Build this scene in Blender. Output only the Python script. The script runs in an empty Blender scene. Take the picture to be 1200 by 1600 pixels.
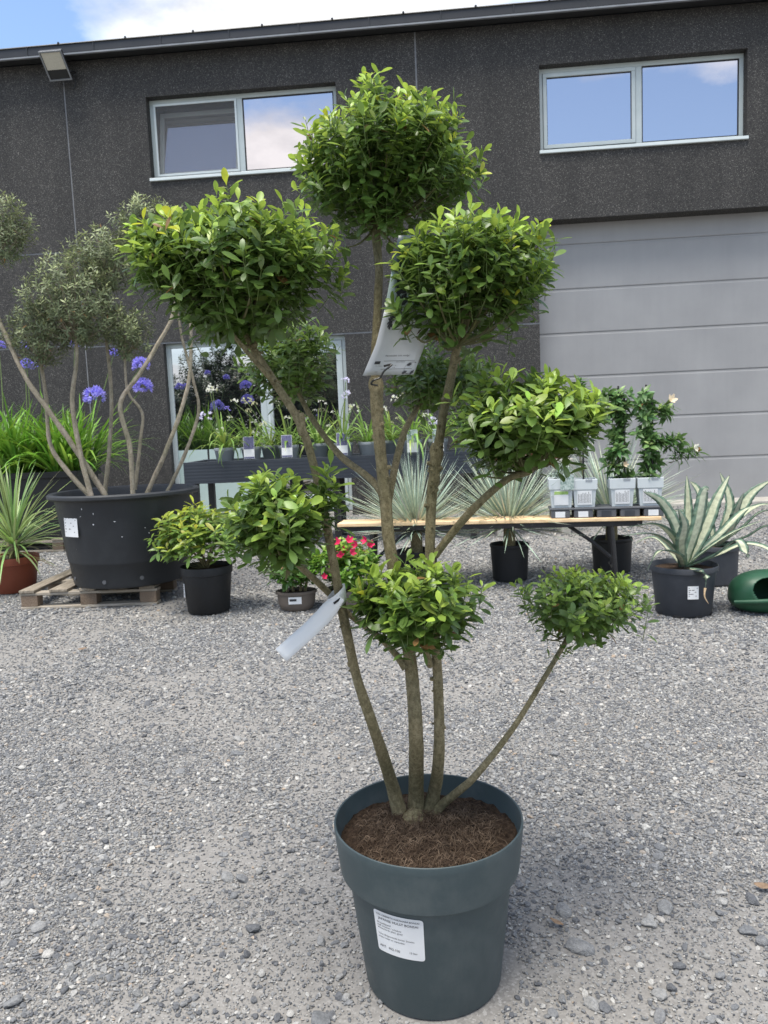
import bpy, bmesh, math, random
import numpy as np
from mathutils import Vector, Matrix, noise as mnoise

random.seed(7)
RNG = np.random.default_rng(7)
sc = bpy.context.scene
COL = sc.collection
R = math.radians

# ------------------------------------------------------------------ camera
F, PITCH, ROLL, CAMH = 1200.0, R(6.2), R(2.4), 1.23
r0 = Vector((1, 0, 0)); u0 = Vector((0, math.sin(PITCH), math.cos(PITCH)))
FW = Vector((0, math.cos(PITCH), -math.sin(PITCH)))
RT = r0 * math.cos(ROLL) - u0 * math.sin(ROLL)
UP = r0 * math.sin(ROLL) + u0 * math.cos(ROLL)
CP = Vector((0, 0, CAMH))
cd = bpy.data.cameras.new('camera'); cam = bpy.data.objects.new('camera', cd); COL.objects.link(cam)
cam.matrix_world = Matrix(((RT.x, UP.x, -FW.x, 0), (RT.y, UP.y, -FW.y, 0), (RT.z, UP.z, -FW.z, CAMH), (0, 0, 0, 1)))
cd.sensor_fit = 'VERTICAL'; cd.sensor_height = 24.0; cd.lens = F * 24.0 / 1600.0
cd.clip_end = 2000; cd.clip_start = 0.05
cd.dof.use_dof = True; cd.dof.focus_distance = 1.65; cd.dof.aperture_fstop = 9.0
sc.camera = cam

# ------------------------------------------------------------------ light
SUN_EL, SUN_AZ = 72.0, 215.0     # azimuth clockwise from +Y; the sun stands behind and left of the camera
SKY_STRENGTH, SUN_STRENGTH, EXPOSURE = 0.125, 2.5, 1.12
w = bpy.data.worlds.new('World'); sc.world = w; w.use_nodes = True
nt = w.node_tree; nt.nodes.clear()
def N(t, ty, **kw):
    n = t.nodes.new(ty)
    for k, v in kw.items():
        if k in n.inputs: n.inputs[k].default_value = v
        else: setattr(n, k, v)
    return n
out = N(nt, 'ShaderNodeOutputWorld'); bg = N(nt, 'ShaderNodeBackground')
bg.inputs['Strength'].default_value = SKY_STRENGTH
sky = N(nt, 'ShaderNodeTexSky', sky_type='NISHITA', sun_disc=False)
sky.sun_elevation = R(SUN_EL); sky.sun_rotation = R(SUN_AZ)
sky.air_density = 1.0; sky.dust_density = 0.5; sky.ozone_density = 1.0
tc = N(nt, 'ShaderNodeTexCoord'); sep = N(nt, 'ShaderNodeSeparateXYZ')
nt.links.new(tc.outputs['Generated'], sep.inputs[0])
zc = N(nt, 'ShaderNodeMath', operation='MAXIMUM'); nt.links.new(sep.outputs['Z'], zc.inputs[0]); zc.inputs[1].default_value = 0.0
za = N(nt, 'ShaderNodeMath', operation='ADD'); nt.links.new(zc.outputs[0], za.inputs[0]); za.inputs[1].default_value = 0.25
dx = N(nt, 'ShaderNodeMath', operation='DIVIDE'); nt.links.new(sep.outputs['X'], dx.inputs[0]); nt.links.new(za.outputs[0], dx.inputs[1])
dy = N(nt, 'ShaderNodeMath', operation='DIVIDE'); nt.links.new(sep.outputs['Y'], dy.inputs[0]); nt.links.new(za.outputs[0], dy.inputs[1])
cmb = N(nt, 'ShaderNodeCombineXYZ'); nt.links.new(dx.outputs[0], cmb.inputs[0]); nt.links.new(dy.outputs[0], cmb.inputs[1]); cmb.inputs[2].default_value = 55.9
cn = N(nt, 'ShaderNodeTexNoise', Scale=1.15, Detail=9.0, Roughness=0.55); nt.links.new(cmb.outputs[0], cn.inputs['Vector'])
cr = N(nt, 'ShaderNodeValToRGB'); nt.links.new(cn.outputs['Fac'], cr.inputs[0])
cr.color_ramp.elements[0].position = 0.472; cr.color_ramp.elements[1].position = 0.57
cn2 = N(nt, 'ShaderNodeTexNoise', Scale=2.6, Detail=6.0, Roughness=0.6); nt.links.new(cmb.outputs[0], cn2.inputs['Vector'])
cr2 = N(nt, 'ShaderNodeValToRGB'); nt.links.new(cn2.outputs['Fac'], cr2.inputs[0])
cr2.color_ramp.elements[0].position = 0.3; cr2.color_ramp.elements[0].color = (2.7, 2.8, 3.05, 1)
cr2.color_ramp.elements[1].position = 0.62; cr2.color_ramp.elements[1].color = (6.8, 6.78, 6.7, 1)
hz = N(nt, 'ShaderNodeMapRange'); nt.links.new(zc.outputs[0], hz.inputs[0]); hz.inputs[1].default_value = 0.02; hz.inputs[2].default_value = 0.24; hz.inputs[3].default_value = 0.8; hz.inputs[4].default_value = 0.0
cmx = N(nt, 'ShaderNodeMath', operation='MAXIMUM'); nt.links.new(cr.outputs[0], cmx.inputs[0]); nt.links.new(hz.outputs[0], cmx.inputs[1])
mx = N(nt, 'ShaderNodeMix', data_type='RGBA'); nt.links.new(cmx.outputs[0], mx.inputs[0])
nt.links.new(sky.outputs[0], mx.inputs[6]); nt.links.new(cr2.outputs[0], mx.inputs[7])
nt.links.new(mx.outputs[2], bg.inputs['Color']); nt.links.new(bg.outputs[0], out.inputs[0])
sl = bpy.data.lights.new('sun', 'SUN'); sl.energy = SUN_STRENGTH; sl.angle = R(30); sl.color = (1.0, 0.945, 0.86)
so = bpy.data.objects.new('sun', sl); COL.objects.link(so)
az = R(SUN_AZ); el = R(SUN_EL)
sd = Vector((math.sin(az) * math.cos(el), math.cos(az) * math.cos(el), math.sin(el)))
so.rotation_euler = sd.to_track_quat('Z', 'Y').to_euler()
vs = sc.view_settings; vs.view_transform = 'Standard'; vs.look = 'None'; vs.exposure = EXPOSURE; vs.gamma = 1; vs.use_curve_mapping = False
sc.cycles.max_bounces = 8; sc.cycles.transparent_max_bounces = 8

# ------------------------------------------------------------------ pixels to places
def ray(x, y): return FW + RT * ((x - 600) / F) - UP * ((y - 800) / F)
def hitz(x, y, z=0.0):
    d = ray(x, y); return CP + d * ((z - CAMH) / d.z)
def atY(x, y, Y):
    d = ray(x, y); return CP + d * (Y / d.y)
PSI = R(5.0)
WU = Vector((math.cos(PSI), -math.sin(PSI), 0)); WN = Vector((-math.sin(PSI), -math.cos(PSI), 0)); WZ = Vector((0, 0, 1))
WO = hitz(1100, 783) + WN * 0.30
def wall_uz(x, y, off=0.0):
    d = ray(x, y); o = WO + WN * off
    p = CP + d * ((o - CP).dot(WN) / d.dot(WN)) - o
    return p.dot(WU), p.z + o.z
def wp(u, n, z): return WO + WU * u + WN * n + WZ * z

# ------------------------------------------------------------------ text outlines (made first, while the scene is empty)
def text_geo(body, size, shear=0.0, spacing=1.0):
    cu = bpy.data.curves.new('lettering', 'FONT'); cu.body = body; cu.size = size; cu.shear = shear; cu.resolution_u = 2
    cu.space_character = spacing
    o = bpy.data.objects.new('lettering', cu); COL.objects.link(o)
    dg = bpy.context.evaluated_depsgraph_get()
    me = bpy.data.meshes.new_from_object(o.evaluated_get(dg))
    v = [tuple(p.co) for p in me.vertices]; f = [tuple(p.vertices) for p in me.polygons]
    bpy.data.objects.remove(o); bpy.data.curves.remove(cu); bpy.data.meshes.remove(me)
    return v, f
TXT_STICK = [  # body, x, y (fractions of the sticker), size
    ('ILEX CRENATA KARAHARA BONSAI', .07, .90, .052), ('JAPANSE HULST BONSAI', .10, .80, .072),
    ('Groenblijvend', .06, .70, .052), ('Half schaduw / schaduw', .06, .635, .052), ('Winterharde plant, goed', .06, .57, .052),
    ('Vorm: Bolgesnoeide bonsai. Snoeien', .06, .43, .05), ('tussen maart en september', .06, .355, .05),
    ('ART:  402.100', .06, .12, .075), ('13 liter', .70, .15, .055)]
TXT_STICK = [(text_geo(b, s), x, y) for b, x, y, s in TXT_STICK]
TXT_TAG = [('Plantenbak ook nodig?', .28, .155, .026, .25), ('Plant Passport', .17, .075, .012, 0), ('ILEX CRENATA', .55, .105, .013, 0), ('A  Ilex', .52, .078, .012, 0), ('B  BE', .52, .06, .012, 0)]
TXT_TAG = [(text_geo(b, s, sh), x, y) for b, x, y, s, sh in TXT_TAG]
TXT_SMALL = text_geo('402.100  Plant', .2)

# ------------------------------------------------------------------ materials
def ramp(t, fac, stops):
    n = t.nodes.new('ShaderNodeValToRGB'); e = n.color_ramp.elements
    while len(e) < len(stops): e.new(0.5)
    for i, (p, c) in enumerate(stops):
        e[i].position = p; e[i].color = (*c, 1) if len(c) == 3 else c
    t.links.new(fac, n.inputs[0]); return n.outputs[0]
def newmat(name):
    m = bpy.data.materials.new(name); m.use_nodes = True
    t = m.node_tree; b = t.nodes['Principled BSDF']; return m, t, b
def coords(t, scale=(1, 1, 1)):
    tcn = t.nodes.new('ShaderNodeTexCoord'); mp = t.nodes.new('ShaderNodeMapping'); mp.inputs['Scale'].default_value = scale
    t.links.new(tcn.outputs['Object'], mp.inputs[0]); return mp.outputs[0]
def noise_fac(t, vec, scale, detail=4, rough=0.55):
    n = t.nodes.new('ShaderNodeTexNoise'); n.inputs['Scale'].default_value = scale; n.inputs['Detail'].default_value = detail; n.inputs['Roughness'].default_value = rough
    t.links.new(vec, n.inputs['Vector']); return n.outputs['Fac']
def bump(t, b, h, strength, dist=0.01):
    n = t.nodes.new('ShaderNodeBump'); n.inputs['Strength'].default_value = strength; n.inputs['Distance'].default_value = dist
    t.links.new(h, n.inputs['Height']); t.links.new(n.outputs[0], b.inputs['Normal'])
def mat_noisy(name, c1, c2, scale=20, rough=0.6, bmp=0.15, bdist=0.003, metal=0.0, spec=0.5, stretch=(1, 1, 1), r2=None):
    m, t, b = newmat(name); v = coords(t, stretch)
    f = noise_fac(t, v, scale, 6, 0.6)
    t.links.new(ramp(t, f, [(0.3, c1), (0.7, c2)]), b.inputs['Base Color'])
    b.inputs['Roughness'].default_value = rough; b.inputs['Metallic'].default_value = metal; b.inputs['Specular IOR Level'].default_value = spec
    if r2 is not None:
        f3 = noise_fac(t, v, scale * .3, 4)
        mr = t.nodes.new('ShaderNodeMapRange'); t.links.new(f3, mr.inputs[0]); mr.inputs[1].default_value = .3; mr.inputs[2].default_value = .7
        mr.inputs[3].default_value = rough; mr.inputs[4].default_value = r2; t.links.new(mr.outputs[0], b.inputs['Roughness'])
    if bmp: bump(t, b, noise_fac(t, v, scale * 2.5, 4), bmp, bdist)
    return m
M = {}
def leaf_mat(name, rough=0.42, trans=0.35, spec=0.4):
    m, t, b = newmat(name)
    a = t.nodes.new('ShaderNodeAttribute'); a.attribute_name = 'col'
    v = coords(t); f = noise_fac(t, v, 40, 2)
    h = t.nodes.new('ShaderNodeHueSaturation'); t.links.new(a.outputs['Color'], h.inputs['Color'])
    mr = t.nodes.new('ShaderNodeMapRange'); t.links.new(f, mr.inputs[0]); mr.inputs[1].default_value = .3; mr.inputs[2].default_value = .7
    mr.inputs[3].default_value = .8; mr.inputs[4].default_value = 1.2; t.links.new(mr.outputs[0], h.inputs['Value'])
    t.links.new(h.outputs[0], b.inputs['Base Color']); b.inputs['Roughness'].default_value = rough; b.inputs['Specular IOR Level'].default_value = spec
    tr = t.nodes.new('ShaderNodeBsdfTranslucent')
    h2 = t.nodes.new('ShaderNodeHueSaturation'); t.links.new(h.outputs[0], h2.inputs['Color']); h2.inputs['Hue'].default_value = .485; h2.inputs['Value'].default_value = 1.5
    t.links.new(h2.outputs[0], tr.inputs['Color'])
    mx = t.nodes.new('ShaderNodeMixShader'); mx.inputs[0].default_value = trans
    o = t.nodes['Material Output']; t.links.new(b.outputs[0], mx.inputs[1]); t.links.new(tr.outputs[0], mx.inputs[2]); t.links.new(mx.outputs[0], o.inputs[0])
    return m
M['leaf'] = leaf_mat('leaf', .36, .33, .5)
M['olive_leaf'] = leaf_mat('olive_leaf', .5, .15, .35)
M['strap_leaf'] = leaf_mat('strap_leaf', .38, .25, .5)
M['yucca_leaf'] = leaf_mat('yucca_leaf', .5, .12, .35)
M['petal'] = leaf_mat('petal', .6, .35, .2)
M['agave'] = leaf_mat('agave', .5, .06, .35)

def bark(name, c1, c2, c3, sc_=30):
    m, t, b = newmat(name); v = coords(t, (1, 1, .6)); v2 = coords(t)
    f = noise_fac(t, v, sc_, 8, .7); f2 = noise_fac(t, v2, 6, 3)
    c = ramp(t, f, [(.25, c1), (.5, c2), (.75, c3)])
    mx = t.nodes.new('ShaderNodeMix'); mx.data_type = 'RGBA'; mx.blend_type = 'MULTIPLY'; mx.inputs[0].default_value = 1
    t.links.new(c, mx.inputs[6]); t.links.new(ramp(t, f2, [(.3, (.7, .72, .6)), (.7, (1.15, 1.1, 1.0))]), mx.inputs[7])
    vo = t.nodes.new('ShaderNodeTexVoronoi'); vo.inputs['Scale'].default_value = sc_ * 1.3; t.links.new(coords(t, (1, 1, 1.8)), vo.inputs['Vector'])
    sp = ramp(t, vo.outputs['Distance'], [(.10, (.42, .38, .32)), (.30, (1, 1, 1))])
    m2 = t.nodes.new('ShaderNodeMix'); m2.data_type = 'RGBA'; m2.blend_type = 'MULTIPLY'; m2.inputs[0].default_value = .85; t.links.new(mx.outputs[2], m2.inputs[6]); t.links.new(sp, m2.inputs[7])
    t.links.new(m2.outputs[2], b.inputs['Base Color']); b.inputs['Roughness'].default_value = .85; b.inputs['Specular IOR Level'].default_value = .2
    bump(t, b, noise_fac(t, v, sc_ * 1.2, 8, .8), 1.0, .008); return m
M['bark'] = bark('bark', (.115, .097, .062), (.265, .23, .148), (.44, .39, .27), 120)
M['olive_bark'] = bark('olive_bark', (.19, .165, .135), (.36, .32, .27), (.5, .455, .39), 45)
M['twig'] = mat_noisy('twig', (.07, .07, .028), (.13, .125, .05), 60, .7)
M['stalk'] = mat_noisy('stalk', (.085, .125, .032), (.14, .20, .055), 30, .5)
def pot_mat(name, base, c_dust, rough=.42, dust_pos=(.52, .78)):
    m, t, b = newmat(name); v = coords(t); v2 = coords(t, (1, 1, 6)); v3 = coords(t, (14, 14, 1.2))
    f = noise_fac(t, v, 7, 8, .68); s = noise_fac(t, v3, 9, 3, .5)
    ad = t.nodes.new('ShaderNodeMath'); ad.operation = 'MULTIPLY_ADD'; t.links.new(s, ad.inputs[0]); ad.inputs[1].default_value = .07; t.links.new(f, ad.inputs[2])
    fac = ramp(t, ad.outputs[0], [(dust_pos[0], (0, 0, 0)), (dust_pos[1] + .1, (.55, .55, .55))])
    mx = t.nodes.new('ShaderNodeMix'); mx.data_type = 'RGBA'; t.links.new(fac, mx.inputs[0]); mx.inputs[6].default_value = (*base, 1); mx.inputs[7].default_value = (*c_dust, 1)
    t.links.new(mx.outputs[2], b.inputs['Base Color'])
    mr = t.nodes.new('ShaderNodeMapRange'); t.links.new(f, mr.inputs[0]); mr.inputs[1].default_value = .3; mr.inputs[2].default_value = .7; mr.inputs[3].default_value = rough - .06; mr.inputs[4].default_value = rough + .25
    t.links.new(mr.outputs[0], b.inputs['Roughness']); b.inputs['Specular IOR Level'].default_value = .45
    bump(t, b, noise_fac(t, v, 160, 3), .06, .002); return m
M['pot_teal'] = pot_mat('pot_teal', (.043, .063, .069), (.115, .13, .13), .42, (.50, .66))
M['pot_black'] = pot_mat('pot_black', (.010, .0105, .012), (.032, .033, .035), .5)
M['pot_tub'] = pot_mat('pot_tub', (.020, .023, .027), (.055, .058, .062), .48)
M['pot_charcoal'] = pot_mat('pot_charcoal', (.032, .037, .046), (.085, .088, .095), .5)
M['pot_terracotta'] = pot_mat('pot_terracotta', (.20, .048, .022), (.25, .085, .05), .5)
M['pot_taupe'] = pot_mat('pot_taupe', (.14, .115, .095), (.2, .17, .145), .6)
M['pot_grey'] = pot_mat('pot_grey', (.54, .58, .59), (.45, .48, .49), .5)
M['pot_slate'] = pot_mat('pot_slate', (.26, .285, .31), (.32, .34, .36), .55)
M['tray'] = pot_mat('tray', (.085, .09, .10), (.13, .135, .14), .5)
M['can'] = pot_mat('can', (.012, .068, .032), (.05, .1, .07), .4)
M['soil'] = mat_noisy('soil', (.020, .0135, .0095), (.085, .058, .040), 90, .95, .9, .008, spec=.1)
M['fibre'] = mat_noisy('fibre', (.05, .033, .022), (.20, .145, .10), 30, .9, 0, spec=.1)
M['paper'] = mat_noisy('paper', (.66, .67, .68), (.74, .75, .75), 15, .45, 0)
M['ink'] = mat_noisy('ink', (.03, .03, .035), (.05, .05, .055), 10, .6, 0)
M['tag_white'] = mat_noisy('tag_white', (.64, .65, .65), (.72, .72, .71), 8, .6, .05)
M['wire'] = mat_noisy('wire', (.01, .01, .01), (.02, .02, .02), 20, .4, 0)
M['black_steel'] = mat_noisy('black_steel', (.010, .010, .011), (.022, .022, .024), 30, .42, .05)
M['alu'] = mat_noisy('alu', (.40, .455, .455), (.46, .51, .51), 5, .4, .03, spec=.5)
M['sill'] = mat_noisy('sill', (.52, .58, .58), (.6, .65, .65), 5, .4, .02)
M['rubber'] = mat_noisy('rubber', (.008, .008, .009), (.015, .015, .016), 20, .7, 0)
M['pale_reflection'] = mat_noisy('pale_reflection', (.36, .46, .44), (.42, .52, .50), 3, .3, 0)  # pale mint colour standing in for something white mirrored in the glass
M['led'] = mat_noisy('led', (.42, .40, .33), (.5, .47, .4), 60, .35, .2, .003)
M['card_purple'] = mat_noisy('card_purple', (.02, .02, .06), (.20, .20, .34), 160, .5, 0)
M['card_green'] = mat_noisy('card_green', (.25, .42, .08), (.4, .55, .2), 90, .5, 0)
M['card_scene'] = mat_noisy('card_scene', (.05, .12, .10), (.55, .62, .58), 70, .5, 0)
M['dark'] = mat_noisy('dark', (.02, .02, .02), (.03, .03, .03), 5, .9, 0)
M['screen'] = mat_noisy('screen', (.05, .05, .055), (.06, .06, .065), 400, .9, 0)
M['concrete'] = mat_noisy('concrete', (.30, .285, .255), (.42, .40, .365), 12, .9, .3, .003, spec=.2)
M['seal'] = mat_noisy('seal', (.17, .175, .185), (.26, .265, .275), 10, .8, .1, spec=.2)
M['gutter'] = mat_noisy('gutter', (.016, .017, .019), (.026, .027, .030), 3, .4, .03, spec=.4)
M['gutter_edge'] = mat_noisy('gutter_edge', (.16, .17, .185), (.22, .23, .245), 6, .4, 0)
M['roof'] = mat_noisy('roof', (.025, .035, .06), (.035, .05, .08), 3, .3, .0)

def wood(name, c1, c2, c3, axis_scale, sc_=6, bm=.3):
    m, t, b = newmat(name); v = coords(t, axis_scale)
    oi = t.nodes.new('ShaderNodeObjectInfo')
    f = noise_fac(t, v, sc_, 6, .6); c = ramp(t, f, [(.3, c1), (.5, c2), (.7, c3)])
    h = t.nodes.new('ShaderNodeHueSaturation'); t.links.new(c, h.inputs['Color'])
    mr = t.nodes.new('ShaderNodeMapRange'); t.links.new(oi.outputs['Random'], mr.inputs[0]); mr.inputs[3].default_value = .75; mr.inputs[4].default_value = 1.25
    t.links.new(mr.outputs[0], h.inputs['Value']); t.links.new(h.outputs[0], b.inputs['Base Color'])
    b.inputs['Roughness'].default_value = .75; b.inputs['Specular IOR Level'].default_value = .25
    bump(t, b, noise_fac(t, v, sc_ * 3, 5), bm, .004); return m
M['pallet_wood'] = wood('pallet_wood', (.15, .125, .095), (.24, .205, .16), (.34, .30, .24), (12, 1.2, 12))
M['pallet_wood_x'] = wood('pallet_wood_x', (.22, .19, .145), (.33, .29, .235), (.43, .385, .32), (1.2, 12, 12))
M['pallet_block'] = wood('pallet_block', (.11, .08, .055), (.19, .14, .10), (.27, .21, .155), (30, 30, 30))
M['bench_wood'] = wood('bench_wood', (.53, .36, .19), (.62, .45, .27), (.70, .53, .34), (1.0, 22, 22), 4, .1)

# ribbed dark composite board
m, t, b = newmat('composite'); v = coords(t); wv = t.nodes.new('ShaderNodeTexWave'); wv.bands_direction = 'Z'; wv.inputs['Scale'].default_value = 9; wv.inputs['Distortion'].default_value = 0
t.links.new(v, wv.inputs[0]); t.links.new(ramp(t, noise_fac(t, v, 3, 4), [(.3, (.020, .026, .036)), (.7, (.028, .035, .047))]), b.inputs['Base Color'])
b.inputs['Roughness'].default_value = .55; bump(t, b, wv.outputs['Fac'], .2, .004); M['composite'] = m

# garage door skin
m, t, b = newmat('door_skin'); v = coords(t, (1, 1, 1)); f = noise_fac(t, v, 1.2, 5, .6); f2 = noise_fac(t, coords(t, (6, 6, .5)), 2, 4)
ad = t.nodes.new('ShaderNodeMath'); ad.operation = 'MULTIPLY_ADD'; t.links.new(f2, ad.inputs[0]); ad.inputs[1].default_value = .25; t.links.new(f, ad.inputs[2])
t.links.new(ramp(t, ad.outputs[0], [(.35, (.240, .240, .243)), (.9, (.305, .304, .305))]), b.inputs['Base Color']); b.inputs['Roughness'].default_value = .42; b.inputs['Specular IOR Level'].default_value = .4
bump(t, b, noise_fac(t, v, 220, 2), .12, .002); M['door_skin'] = m

# exposed aggregate concrete: dark with pale chips
m, t, b = newmat('aggregate'); v = coords(t)
vo = t.nodes.new('ShaderNodeTexVoronoi'); vo.inputs['Scale'].default_value = 135; t.links.new(v, vo.inputs['Vector'])
sx = t.nodes.new('ShaderNodeSeparateColor'); t.links.new(vo.outputs['Color'], sx.inputs[0])
chip = ramp(t, sx.outputs[0], [(0, (.018, .018, .0185)), (.45, (.03, .0295, .029)), (.78, (.048, .046, .044)), (.93, (.072, .069, .065)), (.985, (.16, .155, .145))])
chip.node.color_ramp.interpolation = 'LINEAR'
mx = t.nodes.new('ShaderNodeMix'); mx.data_type = 'RGBA'; mx.blend_type = 'MULTIPLY'; mx.inputs[0].default_value = 1
t.links.new(chip, mx.inputs[6])
big = noise_fac(t, coords(t, (1, 1, .16)), 2.2, 6, .65)
t.links.new(ramp(t, big, [(.3, (.74, .74, .74)), (.7, (1.25, 1.23, 1.2))]), mx.inputs[7]); t.links.new(mx.outputs[2], b.inputs['Base Color'])
b.inputs['Roughness'].default_value = .75; b.inputs['Specular IOR Level'].default_value = .35
bump(t, b, vo.outputs['Distance'], -1.0, .010); M['aggregate'] = m

# coated window glass: part mirror, part dark room
def glass(name, refl, tint, dark):
    m, t, b = newmat(name); t.nodes.remove(b)
    g = t.nodes.new('ShaderNodeBsdfGlossy'); g.inputs['Roughness'].default_value = .004; g.inputs['Color'].default_value = (*tint, 1)
    d = t.nodes.new('ShaderNodeBsdfDiffuse'); d.inputs['Color'].default_value = (*dark, 1)
    fr = t.nodes.new('ShaderNodeLayerWeight'); fr.inputs['Blend'].default_value = .25
    mr = t.nodes.new('ShaderNodeMapRange'); t.links.new(fr.outputs['Fresnel'], mr.inputs[0]); mr.inputs[3].default_value = refl; mr.inputs[4].default_value = 1
    mxs = t.nodes.new('ShaderNodeMixShader'); t.links.new(mr.outputs[0], mxs.inputs[0]); t.links.new(d.outputs[0], mxs.inputs[1]); t.links.new(g.outputs[0], mxs.inputs[2])
    bp = t.nodes.new('ShaderNodeBump'); bp.inputs['Strength'].default_value = .05; bp.inputs['Distance'].default_value = .004; t.links.new(noise_fac(t, coords(t), 1.5, 2), bp.inputs['Height']); t.links.new(bp.outputs[0], g.inputs['Normal'])
    t.links.new(mxs.outputs[0], t.nodes['Material Output'].inputs[0]); return m
M['glass'] = glass('glass', .50, (.98, .93, .96), (.02, .02, .025))
M['glass_door'] = glass('glass_door', .48, (.95, .97, 1.0), (.01, .01, .012))

m, t, b = newmat('mesh'); b.inputs['Base Color'].default_value = (.2, .2, .2, 1); b.inputs['Roughness'].default_value = .9; trn = t.nodes.new('ShaderNodeBsdfTransparent'); mxs = t.nodes.new('ShaderNodeMixShader')
mxs.inputs[0].default_value = .74; t.links.new(b.outputs[0], mxs.inputs[1]); t.links.new(trn.outputs[0], mxs.inputs[2]); t.links.new(mxs.outputs[0], t.nodes['Material Output'].inputs[0]); M['mesh'] = m
# ground: dusty yard
m, t, b = newmat('dust'); v = coords(t)
patch = noise_fac(t, v, .9, 5, .6); fine = noise_fac(t, v, 45, 6, .7)
vo = t.nodes.new('ShaderNodeTexVoronoi'); vo.inputs['Scale'].default_value = 190; t.links.new(v, vo.inputs['Vector'])
sx = t.nodes.new('ShaderNodeSeparateColor'); t.links.new(vo.outputs['Color'], sx.inputs[0])
grit = ramp(t, sx.outputs[0], [(0, (.16, .153, .145)), (.5, (.225, .215, .20)), (.85, (.275, .265, .25)), (1, (.36, .35, .335))])
dust = ramp(t, fine, [(.3, (.18, .172, .161)), (.7, (.275, .264, .248))])
mx = t.nodes.new('ShaderNodeMix'); mx.data_type = 'RGBA'; t.links.new(ramp(t, patch, [(.4, (.15, .15, .15)), (.62, (.75, .75, .75))]), mx.inputs[0]); t.links.new(dust, mx.inputs[6]); t.links.new(grit, mx.inputs[7])
t.links.new(mx.outputs[2], b.inputs['Base Color']); b.inputs['Roughness'].default_value = .95; b.inputs['Specular IOR Level'].default_value = .15
bump(t, b, vo.outputs['Distance'], -.5, .008); M['dust'] = m
# stones
def stone_mat(name, instanced):
    m, t, b = newmat(name)
    if instanced:
        a = t.nodes.new('ShaderNodeAttribute'); a.attribute_type = 'INSTANCER'; a.attribute_name = 'tone'; fac = a.outputs['Fac']
    else:
        a = t.nodes.new('ShaderNodeObjectInfo'); fac = a.outputs['Random']
    base = ramp(t, fac, [(0, (.105, .110, .122)), (.25, (.165, .172, .183)), (.5, (.225, .23, .237)), (.74, (.30, .30, .297)), (.9, (.40, .395, .38)), (.975, (.52, .51, .485)), (.998, (.36, .285, .22))])
    v = coords(t); f = noise_fac(t, v, 3.0, 6, .65)
    mx = t.nodes.new('ShaderNodeMix'); mx.data_type = 'RGBA'; mx.blend_type = 'MULTIPLY'; mx.inputs[0].default_value = 1
    t.links.new(base, mx.inputs[6]); t.links.new(ramp(t, f, [(.3, (.72, .72, .72)), (.7, (1.28, 1.26, 1.22))]), mx.inputs[7]); t.links.new(mx.outputs[2], b.inputs['Base Color'])
    b.inputs['Roughness'].default_value = .85; b.inputs['Specular IOR Level'].default_value = .25
    bump(t, b, noise_fac(t, v, 9, 5), .4, .1); return m
M['dry_leaf'] = mat_noisy('dry_leaf', (.14, .09, .055), (.26, .18, .115), 60, .8, .2)
M['stone'] = stone_mat('stone', False); M['chip'] = stone_mat('chip', True)

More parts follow.
